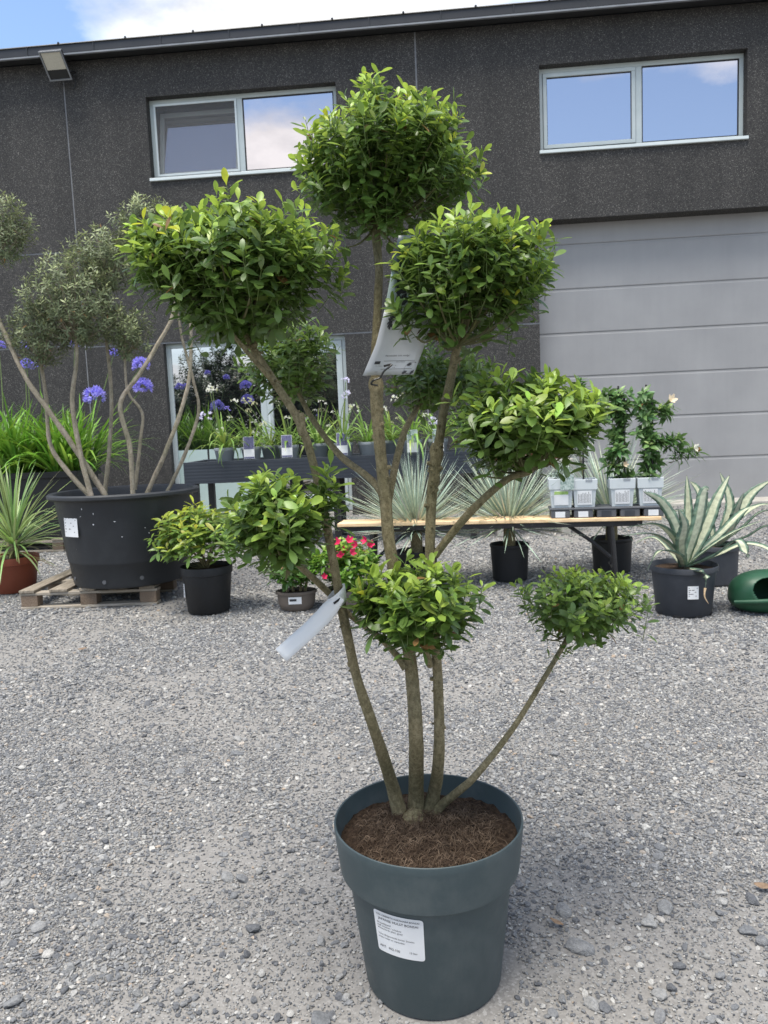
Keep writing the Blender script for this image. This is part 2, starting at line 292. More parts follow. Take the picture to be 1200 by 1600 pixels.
# ------------------------------------------------------------------ mesh helpers
ORI = {}
def thing(name, label, cat, loc, group=None):
    o = bpy.data.objects.new(name, None); COL.objects.link(o); o.location = loc; o.empty_display_size = .1
    o['label'] = label; o['category'] = cat
    if group: o['group'] = group
    ORI[o.name] = Vector(loc); return o
def origin(o): return ORI.get(o.name, Vector((0, 0, 0))) if o else Vector((0, 0, 0))
def finish(name, me, mat, parent=None, label=None, kind=None, bevel=0.0, loc=None):
    o = bpy.data.objects.new(name, me); COL.objects.link(o)
    if mat is not None and not me.materials: me.materials.append(M[mat])
    if parent is not None: o.parent = parent; ORI[o.name] = origin(parent)
    if label: o['label'] = label
    if kind: o['kind'] = kind
    if bevel:
        md = o.modifiers.new('bevel', 'BEVEL'); md.width = bevel; md.segments = 2; md.limit_method = 'ANGLE'; md.angle_limit = R(40)
    return o
class MB:
    def __init__(s): s.v = []; s.f = []; s.smooth = False
    def add(s, vs, fs):
        n = len(s.v); s.v += [Vector(p) for p in vs]; s.f += [tuple(i + n for i in f) for f in fs]; return s
    def obox(s, o, ex, ey, ez, x0, x1, y0, y1, z0, z1):
        P = [o + ex * a + ey * b_ + ez * c for c in (z0, z1) for b_ in (y0, y1) for a in (x0, x1)]
        fl = ex.cross(ey).dot(ez) > 0
        fs = [(0, 2, 3, 1), (4, 5, 7, 6), (0, 1, 5, 4), (2, 6, 7, 3), (0, 4, 6, 2), (1, 3, 7, 5)]
        return s.add(P, fs if fl else [f[::-1] for f in fs])
    def wbox(s, u0, u1, n0, n1, z0, z1): return s.obox(WO, WU, WN, WZ, u0, u1, n0, n1, z0, z1)
    def box(s, x0, x1, y0, y1, z0, z1): return s.obox(Vector((0, 0, 0)), Vector((1, 0, 0)), Vector((0, 1, 0)), Vector((0, 0, 1)), x0, x1, y0, y1, z0, z1)
    def lathe(s, c, prof, seg=48, sx=1.0, sy=1.0):
        vs = []; fs = []; n = len(prof)
        for k in range(seg):
            a = 2 * math.pi * k / seg
            for r_, z in prof: vs.append((c[0] + math.cos(a) * r_ * sx, c[1] + math.sin(a) * r_ * sy, c[2] + z))
        for k in range(seg):
            k2 = (k + 1) % seg
            for i in range(n - 1): fs.append((k * n + i, k2 * n + i, k2 * n + i + 1, k * n + i + 1))
        s.smooth = True; return s.add(vs, fs)
    def tube(s, pts, rad, seg=8, res=6, jit=0.0, cap=True, flat=None):
        pts = [Vector(p) for p in pts]
        if not hasattr(rad, '__len__'): rad = [rad] * len(pts)
        if res > 1 and len(pts) > 2:
            q = []; rr = []
            for i in range(len(pts) - 1):
                p0 = pts[max(i - 1, 0)]; p1 = pts[i]; p2 = pts[i + 1]; p3 = pts[min(i + 2, len(pts) - 1)]
                for k in range(res):
                    tt = k / res
                    q.append(.5 * ((2 * p1) + (p2 - p0) * tt + (2 * p0 - 5 * p1 + 4 * p2 - p3) * tt * tt + (3 * p1 - p0 - 3 * p2 + p3) * tt ** 3))
                    rr.append(rad[i] * (1 - tt) + rad[i + 1] * tt)
            q.append(pts[-1]); rr.append(rad[-1])
        else: q, rr = pts, list(rad)
        n = len(q); d0 = (q[1] - q[0]).normalized(); a = d0.orthogonal().normalized()
        vs = []; fs = []
        for i in range(n):
            d = (q[min(i + 1, n - 1)] - q[max(i - 1, 0)]).normalized()
            a = (a - d * a.dot(d)).normalized(); b_ = d.cross(a)
            for k in range(seg):
                th = 2 * math.pi * k / seg
                r_ = rr[i]
                if jit: r_ *= 1 + jit * mnoise.noise((q[i] * 28) + Vector((math.cos(th), math.sin(th), 0)) * .8)
                vs.append(q[i] + a * (math.cos(th) * r_) + b_ * (math.sin(th) * r_))
        for i in range(n - 1):
            for k in range(seg):
                k2 = (k + 1) % seg; fs.append((i * seg + k, i * seg + k2, (i + 1) * seg + k2, (i + 1) * seg + k))
        if cap: fs += [tuple(range(seg))[::-1], tuple((n - 1) * seg + k for k in range(seg))]
        s.smooth = True; return s.add(vs, fs)
    def grid(s, fn, nu, nv):
        vs = [fn(i / nu, j / nv) for j in range(nv + 1) for i in range(nu + 1)]
        fs = [(j * (nu + 1) + i, j * (nu + 1) + i + 1, (j + 1) * (nu + 1) + i + 1, (j + 1) * (nu + 1) + i) for j in range(nv) for i in range(nu)]
        return s.add(vs, fs)
    def build(s, name, mat, parent=None, smooth=None, **kw):
        o_ = origin(parent); me = bpy.data.meshes.new(name)
        me.from_pydata([p - o_ for p in s.v], [], s.f)
        sm = s.smooth if smooth is None else smooth
        if sm:
            me.polygons.foreach_set('use_smooth', [True] * len(me.polygons))
            me.set_sharp_from_angle(angle=R(40))
        me.update(); return finish(name, me, mat, parent, **kw)
def one(name, mb, mat, label, cat, group=None, base=None, **kw):
    """a thing that is one mesh, origin at its base"""
    b_ = base if base is not None else Vector((sum(p.x for p in mb.v) / len(mb.v), sum(p.y for p in mb.v) / len(mb.v), min(p.z for p in mb.v)))
    for p in mb.v: p -= b_
    o = mb.build(name, mat, None, **kw); o.location = b_; ORI[o.name] = Vector(b_); o['label'] = label; o['category'] = cat
    if group: o['group'] = group
    return o

# leaves -------------------------------------------------------------
def leaf_tpl(stations, fold=.18, curl=.12, droop=None):
    V = []; n = len(stations)
    if droop is None: path = [(x, -curl * x * x) for x, h in stations]
    else:
        path = [(0, 0)]
        for i in range(1, n):
            x0, x1 = stations[i - 1][0], stations[i][0]; a = -droop * ((x0 + x1) / 2) ** 1.5
            path.append((path[-1][0] + (x1 - x0) * math.cos(a), path[-1][1] + (x1 - x0) * math.sin(a)))
    for (x, h), (px, pz) in zip(stations, path):
        V += [(px, -h * .5, pz, fold * h * .5), (px, 0, pz, 0), (px, h * .5, pz, fold * h * .5)]
    T = []
    for i in range(n - 1):
        for j in (0, 1):
            a, b_, c, d = i * 3 + j, i * 3 + j + 1, (i + 1) * 3 + j + 1, (i + 1) * 3 + j
            T += [(a, c, b_), (a, d, c)]
    return np.array(V), np.array(T)[:, ::-1].copy()
OB = [(0, .06), (.14, .22), (.42, .85), (.68, 1.0), (.88, .68), (1, .05)]
TPL = {'ilex': leaf_tpl(OB, .28, .10), 'ilex2': leaf_tpl(OB, .12, .28), 'ilex3': leaf_tpl(OB, .35, -.10),
       'olive': leaf_tpl([(0, .1), (.5, 1), (1, .05)], .2, .1), 'lance': leaf_tpl([(0, .08), (.25, .8), (.5, 1), (.8, .5), (1, .03)], .25, .3),
       'petal': leaf_tpl([(0, .25), (.6, 1), (1, .35)], .2, -.25)}
ST = [(0, .9), (.15, 1), (.35, 1), (.55, .95), (.75, .75), (.9, .42), (1, .03)]
for i, d in enumerate((.35, 1.0, 1.8, 2.6)): TPL['strap%d' % i] = leaf_tpl(ST, .35, 0, d)
SP = [(0, 1), (.3, .95), (.7, .6), (1, .05)]
TPL['spike'] = leaf_tpl(SP, .2, .04); TPL['spike1'] = leaf_tpl(SP, .2, .16)
def nrm(a): return a / np.maximum(np.linalg.norm(a, axis=-1, keepdims=True), 1e-9)
class Leaves:
    def __init__(s): s.P = []; s.X = []; s.Z = []; s.L = []; s.W = []; s.C = []; s.T = []; s.S = []
    def add(s, p, x, z, l, w_, c, t, score=0.0):
        s.P.append(p); s.X.append(x); s.Z.append(z); s.L.append(l); s.W.append(w_); s.C.append(c); s.T.append(t); s.S.append(score)
    def emit(s, parent, mat, n_obj=0, name='foliage', part_parent=None, leaf_name='leaf'):
        P = np.array(s.P); X = nrm(np.array(s.X)); Z = np.array(s.Z); Z = nrm(Z - X * (Z * X).sum(1, keepdims=True)); Y = np.cross(Z, X)
        L = np.array(s.L); W_ = np.array(s.W); C = np.array(s.C); T = np.array(s.T); S = np.array(s.S)
        o_ = np.array(origin(parent)); order = np.argsort(-S); chosen = np.zeros(len(P), bool); chosen[order[:n_obj]] = True
        VV = []; TT = []; CC = []; off = 0
        for key in sorted(set(T)):
            idx = np.where((T == key) & ~chosen)[0]
            if not len(idx): continue
            v, tri = TPL[key]; k = len(v)
            pts = (P[idx, None] - o_) + X[idx, None] * (v[None, :, 0:1] * L[idx, None, None]) + Y[idx, None] * (v[None, :, 1:2] * W_[idx, None, None]) \
                + Z[idx, None] * (v[None, :, 2:3] * L[idx, None, None] + v[None, :, 3:4] * W_[idx, None, None])
            VV.append(pts.reshape(-1, 3)); TT.append((tri[None] + (off + np.arange(len(idx)) * k)[:, None, None]).reshape(-1, 3))
            CC.append(np.repeat(C[idx], k, 0)); off += len(idx) * k
        ob = None
        if VV:
            me = np_mesh(name, np.concatenate(VV), np.concatenate(TT), np.concatenate(CC))
            ob = finish(name, me, mat, parent, kind='stuff')
        par = part_parent or ob or parent
        for i in np.where(chosen)[0]:
            me = unit_leaf(T[i], C[i], mat, float(W_[i] / L[i])); o = bpy.data.objects.new(leaf_name, me); COL.objects.link(o); o.parent = par
            x, y, z = X[i] * L[i], Y[i] * W_[i], Z[i] * L[i]; p = P[i] - o_
            o.matrix_basis = Matrix(((x[0], y[0], z[0], p[0]), (x[1], y[1], z[1], p[1]), (x[2], y[2], z[2], p[2]), (0, 0, 0, 1)))
        return ob
def np_mesh(name, V, T, C=None, smooth=True):
    me = bpy.data.meshes.new(name); me.vertices.add(len(V)); me.vertices.foreach_set('co', V.astype(np.float32).ravel())
    me.loops.add(len(T) * 3); me.loops.foreach_set('vertex_index', T.astype(np.int32).ravel())
    me.polygons.add(len(T)); me.polygons.foreach_set('loop_start', np.arange(0, len(T) * 3, 3, dtype=np.int32))
    me.polygons.foreach_set('use_smooth', np.full(len(T), smooth))
    if C is not None:
        a = me.attributes.new('col', 'FLOAT_COLOR', 'POINT'); cc = np.ones((len(V), 4), np.float32); cc[:, :3] = C; a.data.foreach_set('color', cc.ravel())
    me.update(calc_edges=True); return me
UL = {}
def unit_leaf(key, c, mat, ratio=.4):
    q = tuple(round(float(np.log2(max(x, .004)) * 2.5)) for x in c); ratio = max(.01, round(ratio / .06) * .06 if ratio > .09 else round(ratio, 2)); k = (key, q, mat, ratio)
    if k not in UL:
        v, tri = TPL[key]; vv = v[:, :3].copy(); vv[:, 2] += v[:, 3] * ratio
        me = np_mesh('leaf', vv, tri, np.repeat(np.array([[2 ** (x / 2.5) for x in q]]), len(v), 0)); me.materials.append(M[mat]); UL[k] = me
    return UL[k]
def rv(s=1.0): return np.array([random.gauss(0, s) for _ in range(3)])
GOLD = 2.39996
def lumpy(d, seed, f=2.3): return mnoise.noise(Vector(d) * f + Vector((seed, seed * 1.7, 0)))
def pad(lv, tw, c, rad, base, nshoot, leaf, young, mature, tpls, shoot=(.05, .09), nleaf=(8, 12), wl=.38, zmin=-.75, up=.45, yellow=.04, seed=0, inner=.3, dn=1.0, lump=.16, young_p=.6):
    """one clipped cloud of a tree: leafy shoots spread over an uneven dome and through it"""
    c = np.array(c); base = np.array(base); rad = np.array(rad); cam_ = np.array(CP)
    young = np.array(young); mature = np.array(mature); upv = np.array((0, 0, 1.0))
    for k in range(nshoot):
        while True:
            d = nrm(rv());
            if d[2] > zmin and random.random() < (1.0 if d[2] > -.1 else .7): break
        s = 1 + lump * (1.5 * lumpy(d, seed) + .9 * lumpy(d, seed + 5, 5.5)) + .085 * random.gauss(0, 1)
        outer = random.random() > inner
        s *= 1 if outer else random.uniform(.4, .88)
        r_ = rad.copy()
        if d[2] < 0: r_[2] *= dn; r_[0] *= 1 + .42 * d[2]; r_[1] *= 1 + .42 * d[2]
        tip = c + d * r_ * s
        ax = nrm(nrm(tip - base) * .75 + upv * up + rv(.22)); sl_ = random.uniform(*shoot); st = tip - ax * sl_
        n = random.randint(*nleaf); sun = max(0, min(1, .45 + .75 * d[2])) if outer else .1
        a0 = random.uniform(0, 6.28); pe = nrm(np.cross(ax, rv())); pf = np.cross(ax, pe)
        isy = random.random() < young_p * sun; yel = random.random() < yellow * sun
        facing = float(np.dot(nrm(cam_ - tip), d))
        for j in range(n):
            t_ = (j + .5) / n; ang = a0 + GOLD * j; al = R(86 - 44 * t_ ** 2 + random.gauss(0, 9))
            ra = pe * math.cos(ang) + pf * math.sin(ang)
            X = ax * math.cos(al) + ra * math.sin(al) + rv(.06); Z = ax - X * np.dot(ax, X) + rv(.12)
            p = st + ax * (sl_ * (t_ ** .8)); l = leaf * random.uniform(.6, 1.2) * (1 - .35 * max(0, t_ - .8) / .2)
            y = (t_ - .35) / .65 if isy else (t_ - .75) * .8
            y = max(0, min(1, y + random.gauss(0, .08)))
            cc = mature * (1 - y) + young * y
            if yel and t_ > .78: cc = np.array((.42, .47, .05)) * random.uniform(.8, 1.1)
            cc = cc * random.uniform(.8, 1.2)
            if random.random() < .006: cc = np.array((.22, .13, .05)) * random.uniform(.6, 1.3)
            score = -9 if not outer else facing + .5 * abs(float(np.dot(nrm(Z), nrm(cam_ - p)))) + .6 * t_
            lv.add(p, X, Z, l, l * wl * random.uniform(.85, 1.15), cc, random.choice(tpls), score)
        if tw is not None:
            (tw.shoots if hasattr(tw, 'shoots') else tw).tube([st, tip], [.0009, .0007], 3, 1, cap=False)
            if random.random() < .1:
                mid = base * .45 + st * .55 + np.array((0, 0, -.012))
                tw.tube([base, mid, st], [.0036, .0026, .0014], 4, 3, cap=False)
# strap-leaf clumps (agapanthus, dracaena)
def clump(lv, c, n, length, width, cols, lean=(5, 80), spread=.03, seeds=('strap0', 'strap1', 'strap2'), lj=.25):
    cam_ = np.array(CP)
    for k in range(n):
        a = random.uniform(0, 6.28); le = R(random.uniform(*lean)); hz = np.array((math.cos(a), math.sin(a), 0))
        X = hz * math.sin(le) + np.array((0, 0, 1)) * math.cos(le); Z = np.array((0, 0, 1)) * math.sin(le) - hz * math.cos(le)
        p = np.array(c) + hz * random.uniform(0, spread) + np.array((0, 0, random.uniform(-.01, .02)))
        cc = np.array(random.choice(cols)) * random.uniform(.75, 1.25)
        lv.add(p, X, Z + rv(.15), length * random.uniform(1 - lj, 1 + lj * .6), width * random.uniform(.75, 1.2), cc, random.choice(seeds), float(np.dot(hz, nrm(cam_ - p))) + random.random() * .5)
def umbel(lv, c, r, n, col, bud=None):
    for k in range(n):
        d = nrm(rv());
        if d[2] < -.35: d[2] *= -1
        p = np.array(c) + d * r * random.uniform(.55, .85); cc0 = np.array(col if bud is None or random.random() < .8 else bud)
        a0 = random.uniform(0, 6); pe = nrm(np.cross(d, rv())); pf = np.cross(d, pe)
        for j in range(5):
            ra = pe * math.cos(a0 + j * 1.2566) + pf * math.sin(a0 + j * 1.2566)
            lv.add(p, d * .7 + ra * .75, d, r * .38, r * .15, cc0 * random.uniform(.75, 1.15), 'petal')
def pot_round(parent, c, r_top, r_bot, h, rimh=.03, rimw=.012, mat='pot_black', soil_drop=.03, seg=40, thick=.006, foot=True):
    rt = r_top - rimw
    prof = [(r_bot - .012, .012), (r_bot - .004, .0 if not foot else .006), (r_bot, .01), (rt, h - rimh - .004), (r_top - .002, h - rimh), (r_top, h - .006), (r_top - .003, h), (r_top - thick, h - .001), (r_top - thick - .003, h - .01), (rt - thick, h - rimh), (r_bot * .6 + rt * .4 - thick, h * .35)]
    pot = MB().lathe(c, prof, seg).build('pot', mat, parent)
    rs = rt - thick - .001
    so_ = MB(); so_.grid(lambda a, b_: Vector((c[0] + math.cos(a * 6.28318) * rs * b_, c[1] + math.sin(a * 6.28318) * rs * b_, c[2] + h - soil_drop + .012 * (1 - b_ * b_) + .006 * mnoise.noise(Vector((math.cos(a * 6.283) * b_ * 6, math.sin(a * 6.283) * b_ * 6, c[0]))))), 24, 6)
    so_.smooth = True; so_.build('soil', 'soil', parent)
    return pot
def sticker_on(pot, root, c, r_fn, a0, a1, z0, z1, name='label_sticker', lines=True, tilt=0.0):
    mb = MB(); fn = lambda s_, t_: Vector((c[0] + math.cos(a0 + (a1 - a0) * s_) * (r_fn(z0 + (z1 - z0) * t_) + .0015), c[1] + math.sin(a0 + (a1 - a0) * s_) * (r_fn(z0 + (z1 - z0) * t_) + .0015), c[2] + z0 + (z1 - z0) * t_ + tilt * s_))
    mb.grid(fn, 8, 6); mb.smooth = True; st = mb.build(name, 'paper', pot)
    return st, fn

# ================================================================== THE SETTING
def disp(x, y): return .012 * mnoise.noise(Vector((x * .9, y * .9, 3))) + .005 * mnoise.noise(Vector((x * 4, y * 4, 9)))
# ground: one sheet to the horizon, fine near the camera
gx = np.concatenate([np.array([-300, -60, -20, -9]), np.arange(-7, 7.01, .14), np.array([9, 20, 60, 300])])
gy = np.concatenate([np.array([-300, -60, -20, -5, -1]), np.arange(.3, 12.5, .14), np.array([14, 20, 60, 300])])
gv = []
for yy in gy:
    for xx in gx:
        k = max(0, min(1, (13 - abs(yy)) / 2, (8 - abs(xx)) / 1.5)); gv.append(((xx, yy, disp(xx, yy) * k * .6 - .004)))
nx = len(gx)
me = bpy.data.meshes.new('ground'); me.from_pydata(gv, [], [(j * nx + i, j * nx + i + 1, (j + 1) * nx + i + 1, (j + 1) * nx + i) for j in range(len(gy) - 1) for i in range(nx - 1)])
me.polygons.foreach_set('use_smooth', [True] * len(me.polygons)); ground = finish('ground', me, 'dust'); ground['kind'] = 'structure'

def stone_mesh(name, seed, sub, flat=.6, amp=.3):
    bm = bmesh.new(); bmesh.ops.create_icosphere(bm, subdivisions=sub, radius=1)
    rs = random.Random(seed); sx_, sy_, sz_ = rs.uniform(.75, 1.25), rs.uniform(.6, .95), flat * rs.uniform(.7, 1.15)
    cuts = [(Vector((rs.gauss(0, 1), rs.gauss(0, 1), rs.gauss(0, 1))).normalized(), rs.uniform(.55, .85)) for _ in range(7)]
    for v_ in bm.verts:
        p = v_.co.copy()
        for n_, d_ in cuts:
            e_ = p.dot(n_) - d_
            if e_ > 0: p -= n_ * e_ * .92
        p *= 1 + amp * mnoise.noise(p * 1.6 + Vector((seed * 3.1, 0, 0)))
        v_.co = Vector((p.x * sx_, p.y * sy_, p.z * sz_))
    me = bpy.data.meshes.new(name); bm.to_mesh(me); bm.free(); return me
big_st = [stone_mesh('stone', 100 + i, 2, .6, .12) for i in range(8)]
for me in big_st: me.materials.append(M['stone'])
spots = [(395, 1450, 16), (1040, 1422, 20), (1015, 1445, 12), (905, 1480, 24), (880, 1425, 18), (1130, 1410, 14), (1175, 1408, 15), (1030, 1325, 10), (1030, 1340, 10), (1010, 1295, 9),
         (355, 1370, 13), (380, 1375, 11), (365, 1400, 10), (75, 1490, 15), (110, 1512, 14), (405, 1362, 9), (408, 1520, 10), (385, 1490, 9), (1030, 1555, 15), (1050, 1545, 12), (925, 1570, 15), (945, 1575, 12),
         (1170, 1455, 14), (1190, 1470, 15), (20, 1565, 18), (215, 1550, 12), (60, 1450, 14), (1150, 1300, 7), (1060, 1510, 12), (1125, 1525, 11), (1000, 1510, 10), (870, 1235, 9), (845, 1218, 9), (867, 1180, 9), (1030, 1590, 14), (500, 1595, 22), (905, 1240, 8), (35, 1200, 9), (140, 1255, 9), (60, 1290, 8)]
rs = random.Random(3); n_st = 0
def pot_clear(x, y): return math.hypot(x - .095, y - 1.627) > .17
stones = [(hitz(x, y), s * hitz(x, y).y * 1.1 / F) for x, y, s in spots]
while len(stones) < 300:
    y = 1.15 + 2.3 * rs.random() ** 1.5; x = rs.uniform(-.56, .58) * y * 1.05; s = abs(rs.gauss(0, .0045)) + .0075
    stones.append((Vector((x, y, 0)), s))
for p, s in stones:
    if not pot_clear(p.x, p.y): p.x += .45
    o = bpy.data.objects.new('stone', rs.choice(big_st)); COL.objects.link(o); o.parent = ground
    o.location = (p.x, p.y, disp(p.x, p.y) * .6 + s * .10); o.rotation_euler = (rs.gauss(0, .25), rs.gauss(0, .25), rs.uniform(0, 6.28)); o.scale = (s * .88, s * .88, s * .88)

# loose gravel: many small chips, instanced on points
chipcol = bpy.data.collections.new('gravel_chips')
for i in range(10):
    me = stone_mesh('chip', 300 + i, 1, .5, .2); me.materials.append(M['chip']); chipcol.objects.link(bpy.data.objects.new('chip', me))
GP = []; GS = []
def scatter(y0, y1, dens, smean, ssd, seed, spread=.58, floor=.25):
    g = np.random.default_rng(seed); area = spread * (y1 * y1 - y0 * y0) + .6 * (y1 - y0); n = int(area * dens)
    yy = np.sqrt(g.uniform(y0 * y0, y1 * y1, n)); xx = g.uniform(-1, 1, n) * (yy * spread * .98 + .25)
    pat = np.array([mnoise.noise(Vector((a * .8, b_ * .8, 1.5))) + .5 * mnoise.noise(Vector((a * 2.7, b_ * 2.7, 4))) for a, b_ in zip(xx, yy)])
    far = np.clip((yy - 1.6) / 1.6, 0, 1); keep = g.random(n) < np.clip(.55 + 1.2 * pat + .35 * far, .28, 1)
    xx, yy = xx[keep], yy[keep]; s = smean * np.exp(g.normal(0, ssd, len(xx)))
    for a, b_, c_ in zip(xx, yy, s):
        if pot_clear(a, b_): GP.append((a, b_, disp(a, b_) * .6 + c_ * .06 - .002)); GS.append(c_)
scatter(1.0, 2.1, 24000, .0036, .48, 1)
scatter(2.1, 3.4, 17000, .0047, .42, 2)
scatter(3.4, 5.2, 9500, .0066, .4, 3)
scatter(5.2, 7.5, 4200, .0092, .38, 4)
scatter(7.5, 11.2, 1500, .0125, .3, 5)
scatter(1.0, 2.0, 22000, .0021, .35, 6)
scatter(2.0, 3.0, 12000, .0027, .35, 7)
gme = bpy.data.meshes.new('gravel'); gme.from_pydata(GP, [], []); ng_ = len(GP)
gr_ = np.random.default_rng(9)
a = gme.attributes.new('scl', 'FLOAT', 'POINT'); a.data.foreach_set('value', np.array(GS, np.float32))
a = gme.attributes.new('rot', 'FLOAT_VECTOR', 'POINT'); rr = np.stack([gr_.normal(0, .35, ng_), gr_.normal(0, .35, ng_), gr_.uniform(0, 6.28, ng_)], 1).astype(np.float32); a.data.foreach_set('vector', rr.ravel())
a = gme.attributes.new('idx', 'INT', 'POINT'); a.data.foreach_set('value', gr_.integers(0, 10, ng_).astype(np.int32))
a = gme.attributes.new('tone', 'FLOAT', 'POINT'); a.data.foreach_set('value', gr_.random(ng_).astype(np.float32))
gravel = bpy.data.objects.new('gravel', gme); COL.objects.link(gravel); gravel['kind'] = 'stuff'; gravel['label'] = 'loose grey crushed gravel spread over the yard'; gravel['category'] = 'gravel'
gn = bpy.data.node_groups.new('gravel_scatter', 'GeometryNodeTree')
gn.interface.new_socket('Geometry', in_out='INPUT', socket_type='NodeSocketGeometry'); gn.interface.new_socket('Geometry', in_out='OUTPUT', socket_type='NodeSocketGeometry')
gi = gn.nodes.new('NodeGroupInput'); go = gn.nodes.new('NodeGroupOutput'); ip = gn.nodes.new('GeometryNodeInstanceOnPoints'); ci = gn.nodes.new('GeometryNodeCollectionInfo')
ci.inputs['Collection'].default_value = chipcol; ci.inputs['Separate Children'].default_value = True; ci.inputs['Reset Children'].default_value = True
def nattr(nm, ty):
    n = gn.nodes.new('GeometryNodeInputNamedAttribute'); n.data_type = ty; n.inputs['Name'].default_value = nm; return [o for o in n.outputs if o.enabled and o.name == 'Attribute'][0]
ip.inputs['Pick Instance'].default_value = True
gn.links.new(gi.outputs[0], ip.inputs['Points']); gn.links.new(ci.outputs[0], ip.inputs['Instance'])
gn.links.new(nattr('idx', 'INT'), ip.inputs['Instance Index']); gn.links.new(nattr('rot', 'FLOAT_VECTOR'), ip.inputs['Rotation']); gn.links.new(nattr('scl', 'FLOAT'), ip.inputs['Scale'])
gn.links.new(ip.outputs[0], go.inputs[0]); md = gravel.modifiers.new('scatter', 'NODES'); md.node_group = gn

# ------------------------------------------------------------------ warehouse
bld = thing('warehouse', 'dark exposed-aggregate concrete warehouse with grey sectional garage door', 'building', wp(-6, 0, 0))
def wrect(TL, TR, BL, BR, off=0.0):
    a, b_, c, d = [wall_uz(*p, off) for p in (TL, TR, BL, BR)]
    return (a[0] + c[0]) / 2, (b_[0] + d[0]) / 2, (c[1] + d[1]) / 2, (a[1] + b_[1]) / 2
w1 = wrect((229, 152), (526, 127), (235, 281), (528, 256)); w2 = wrect((842, 103), (1167, 74), (845, 237), (1168, 211))
gd = wrect((256, 537), (541, 521), (272, 800), (549, 800)); gd = (gd[0], gd[1], .06, gd[3])
gt_u0, gt_z1 = wall_uz(840, 346)[0], wall_uz(900, 341)[1]; gate = (gt_u0, gt_u0 + 4.6, -.05, gt_z1)
z_top = wall_uz(300, 80)[1]; uL, uR = wall_uz(-500, 300)[0], wall_uz(1900, 300)[0]
j1 = wall_uz(108, 240)[0]; j2 = wall_uz(650, 110)[0]; zj = wall_uz(690, 513)[1]; zjl = wall_uz(70, 396)[1]; zjl2 = wall_uz(20, 545)[1]
GAP = .011
def wall_panel(u0, u1, z0, z1, holes):
    us = sorted({u0, u1, *[h[i] for h in holes for i in (0, 1) if u0 < h[i] < u1]}); zs = sorted({z0, z1, *[h[i] for h in holes for i in (2, 3) if z0 < h[i] < z1]})
    inc = {}
    for i in range(len(us) - 1):
        for j in range(len(zs) - 1):
            cu, cz = (us[i] + us[i + 1]) / 2, (zs[j] + zs[j + 1]) / 2
            inc[i, j] = not any(h[0] < cu < h[1] and h[2] < cz < h[3] for h in holes)
    mb = MB(); D = -.34
    for (i, j), k in inc.items():
        if not k: continue
        a, b_, c, d = us[i], us[i + 1], zs[j], zs[j + 1]
        mb.add([wp(a, 0, c), wp(b_, 0, c), wp(b_, 0, d), wp(a, 0, d)], [(0, 1, 2, 3)])
        for (di, dj, p, q) in ((-1, 0, (a, d), (a, c)), (1, 0, (b_, c), (b_, d)), (0, -1, (a, c), (b_, c)), (0, 1, (b_, d), (a, d))):
            if not inc.get((i + di, j + dj), False): mb.add([wp(p[0], 0, p[1]), wp(p[0], D, p[1]), wp(q[0], D, q[1]), wp(q[0], 0, q[1])], [(0, 1, 2, 3)])
    return mb.build('wall_panel', 'aggregate', bld, smooth=False)
H = [w1, w2, gd, gate]
wall_panel(uL, j1 - GAP, zjl + GAP, z_top, H); wall_panel(uL, j1 - GAP, zjl2 + GAP, zjl - GAP, H); wall_panel(uL, j1 - GAP, -.2, zjl2 - GAP, H)
wall_panel(j1 + GAP, j2 - GAP, zj + GAP, z_top, H); wall_panel(j1 + GAP, j2 - GAP, -.2, zj - GAP, H)
wall_panel(j2 + GAP, uR, zj + GAP, z_top, H); wall_panel(j2 + GAP, gate[0], -.2, zj - GAP, []); wall_panel(gate[1], uR, -.2, zj - GAP, [])
for (a, b_, c, d) in ((j1 - GAP, j1 + GAP, -.2, z_top), (j2 - GAP, j2 + GAP, -.2, z_top), (uL, j1 - GAP, zjl - GAP, zjl + GAP), (uL, j1 - GAP, zjl2 - GAP, zjl2 + GAP), (j1 + GAP, j2 - GAP, zj - GAP, zj + GAP), (j2 + GAP, gate[0], zj - GAP, zj + GAP)):
    if a < gd[1] and b_ > gd[0] and c < gd[3]: c = max(c, gd[3]) if b_ - a < .1 else c
    MB().wbox(a, b_, -.05, -.008, c, d).build('joint_seal', 'seal', bld)
# solid core behind the panels (roof and back of the hall)
MB().wbox(uL, uR, -9, -.75, -.2, z_top - .05).build('hall_core', 'dark', bld)
# eaves gutter
zg = wall_uz(400, 58, .24)[1]; zr = wall_uz(400, 43, .24)[1]
g = MB()
prof = [(.0, zg + .02), (.235, zg), (.25, zg + .012), (.245, zr - .01), (.262, zr), (.255, zr + .012), (.20, zr - .01), (.0, zr - .01)]
g.add([wp(uL, n_, z_) for n_, z_ in prof] + [wp(uR, n_, z_) for n_, z_ in prof], [(i, i + 8, (i + 1) % 8 + 8, (i + 1) % 8) for i in range(8)] + [tuple(range(8)), tuple(range(15, 7, -1))])
gut = g.build('gutter', 'gutter', bld, smooth=False)
MB().wbox(uL, uR, .225, .263, zg - .022, zg - .001).build('gutter_lip', 'gutter_edge', gut)
k = uL
while k < uR:
    MB().wbox(k, k + .022, .246, .256, zg - .001, zr - .002).build('gutter_bracket', 'gutter', gut, bevel=.004)
    MB().lathe(wp(k + .47, .25, zr + .008), [(.0, .026), (.014, .022), (.017, .0)], 8).build('roof_bolt', 'gutter', gut)
    k += .95
MB().wbox(uL, uR, .0, .20, zr + .0, zr + .02).build('roof_flashing', 'roof', bld)
MB().obox(wp(0, 0, zr + .02), WU, -WN, (WZ - WN * .0).normalized(), uL, uR, -.12, 9, 0, .04).build('roof_sheet', 'roof', bld)

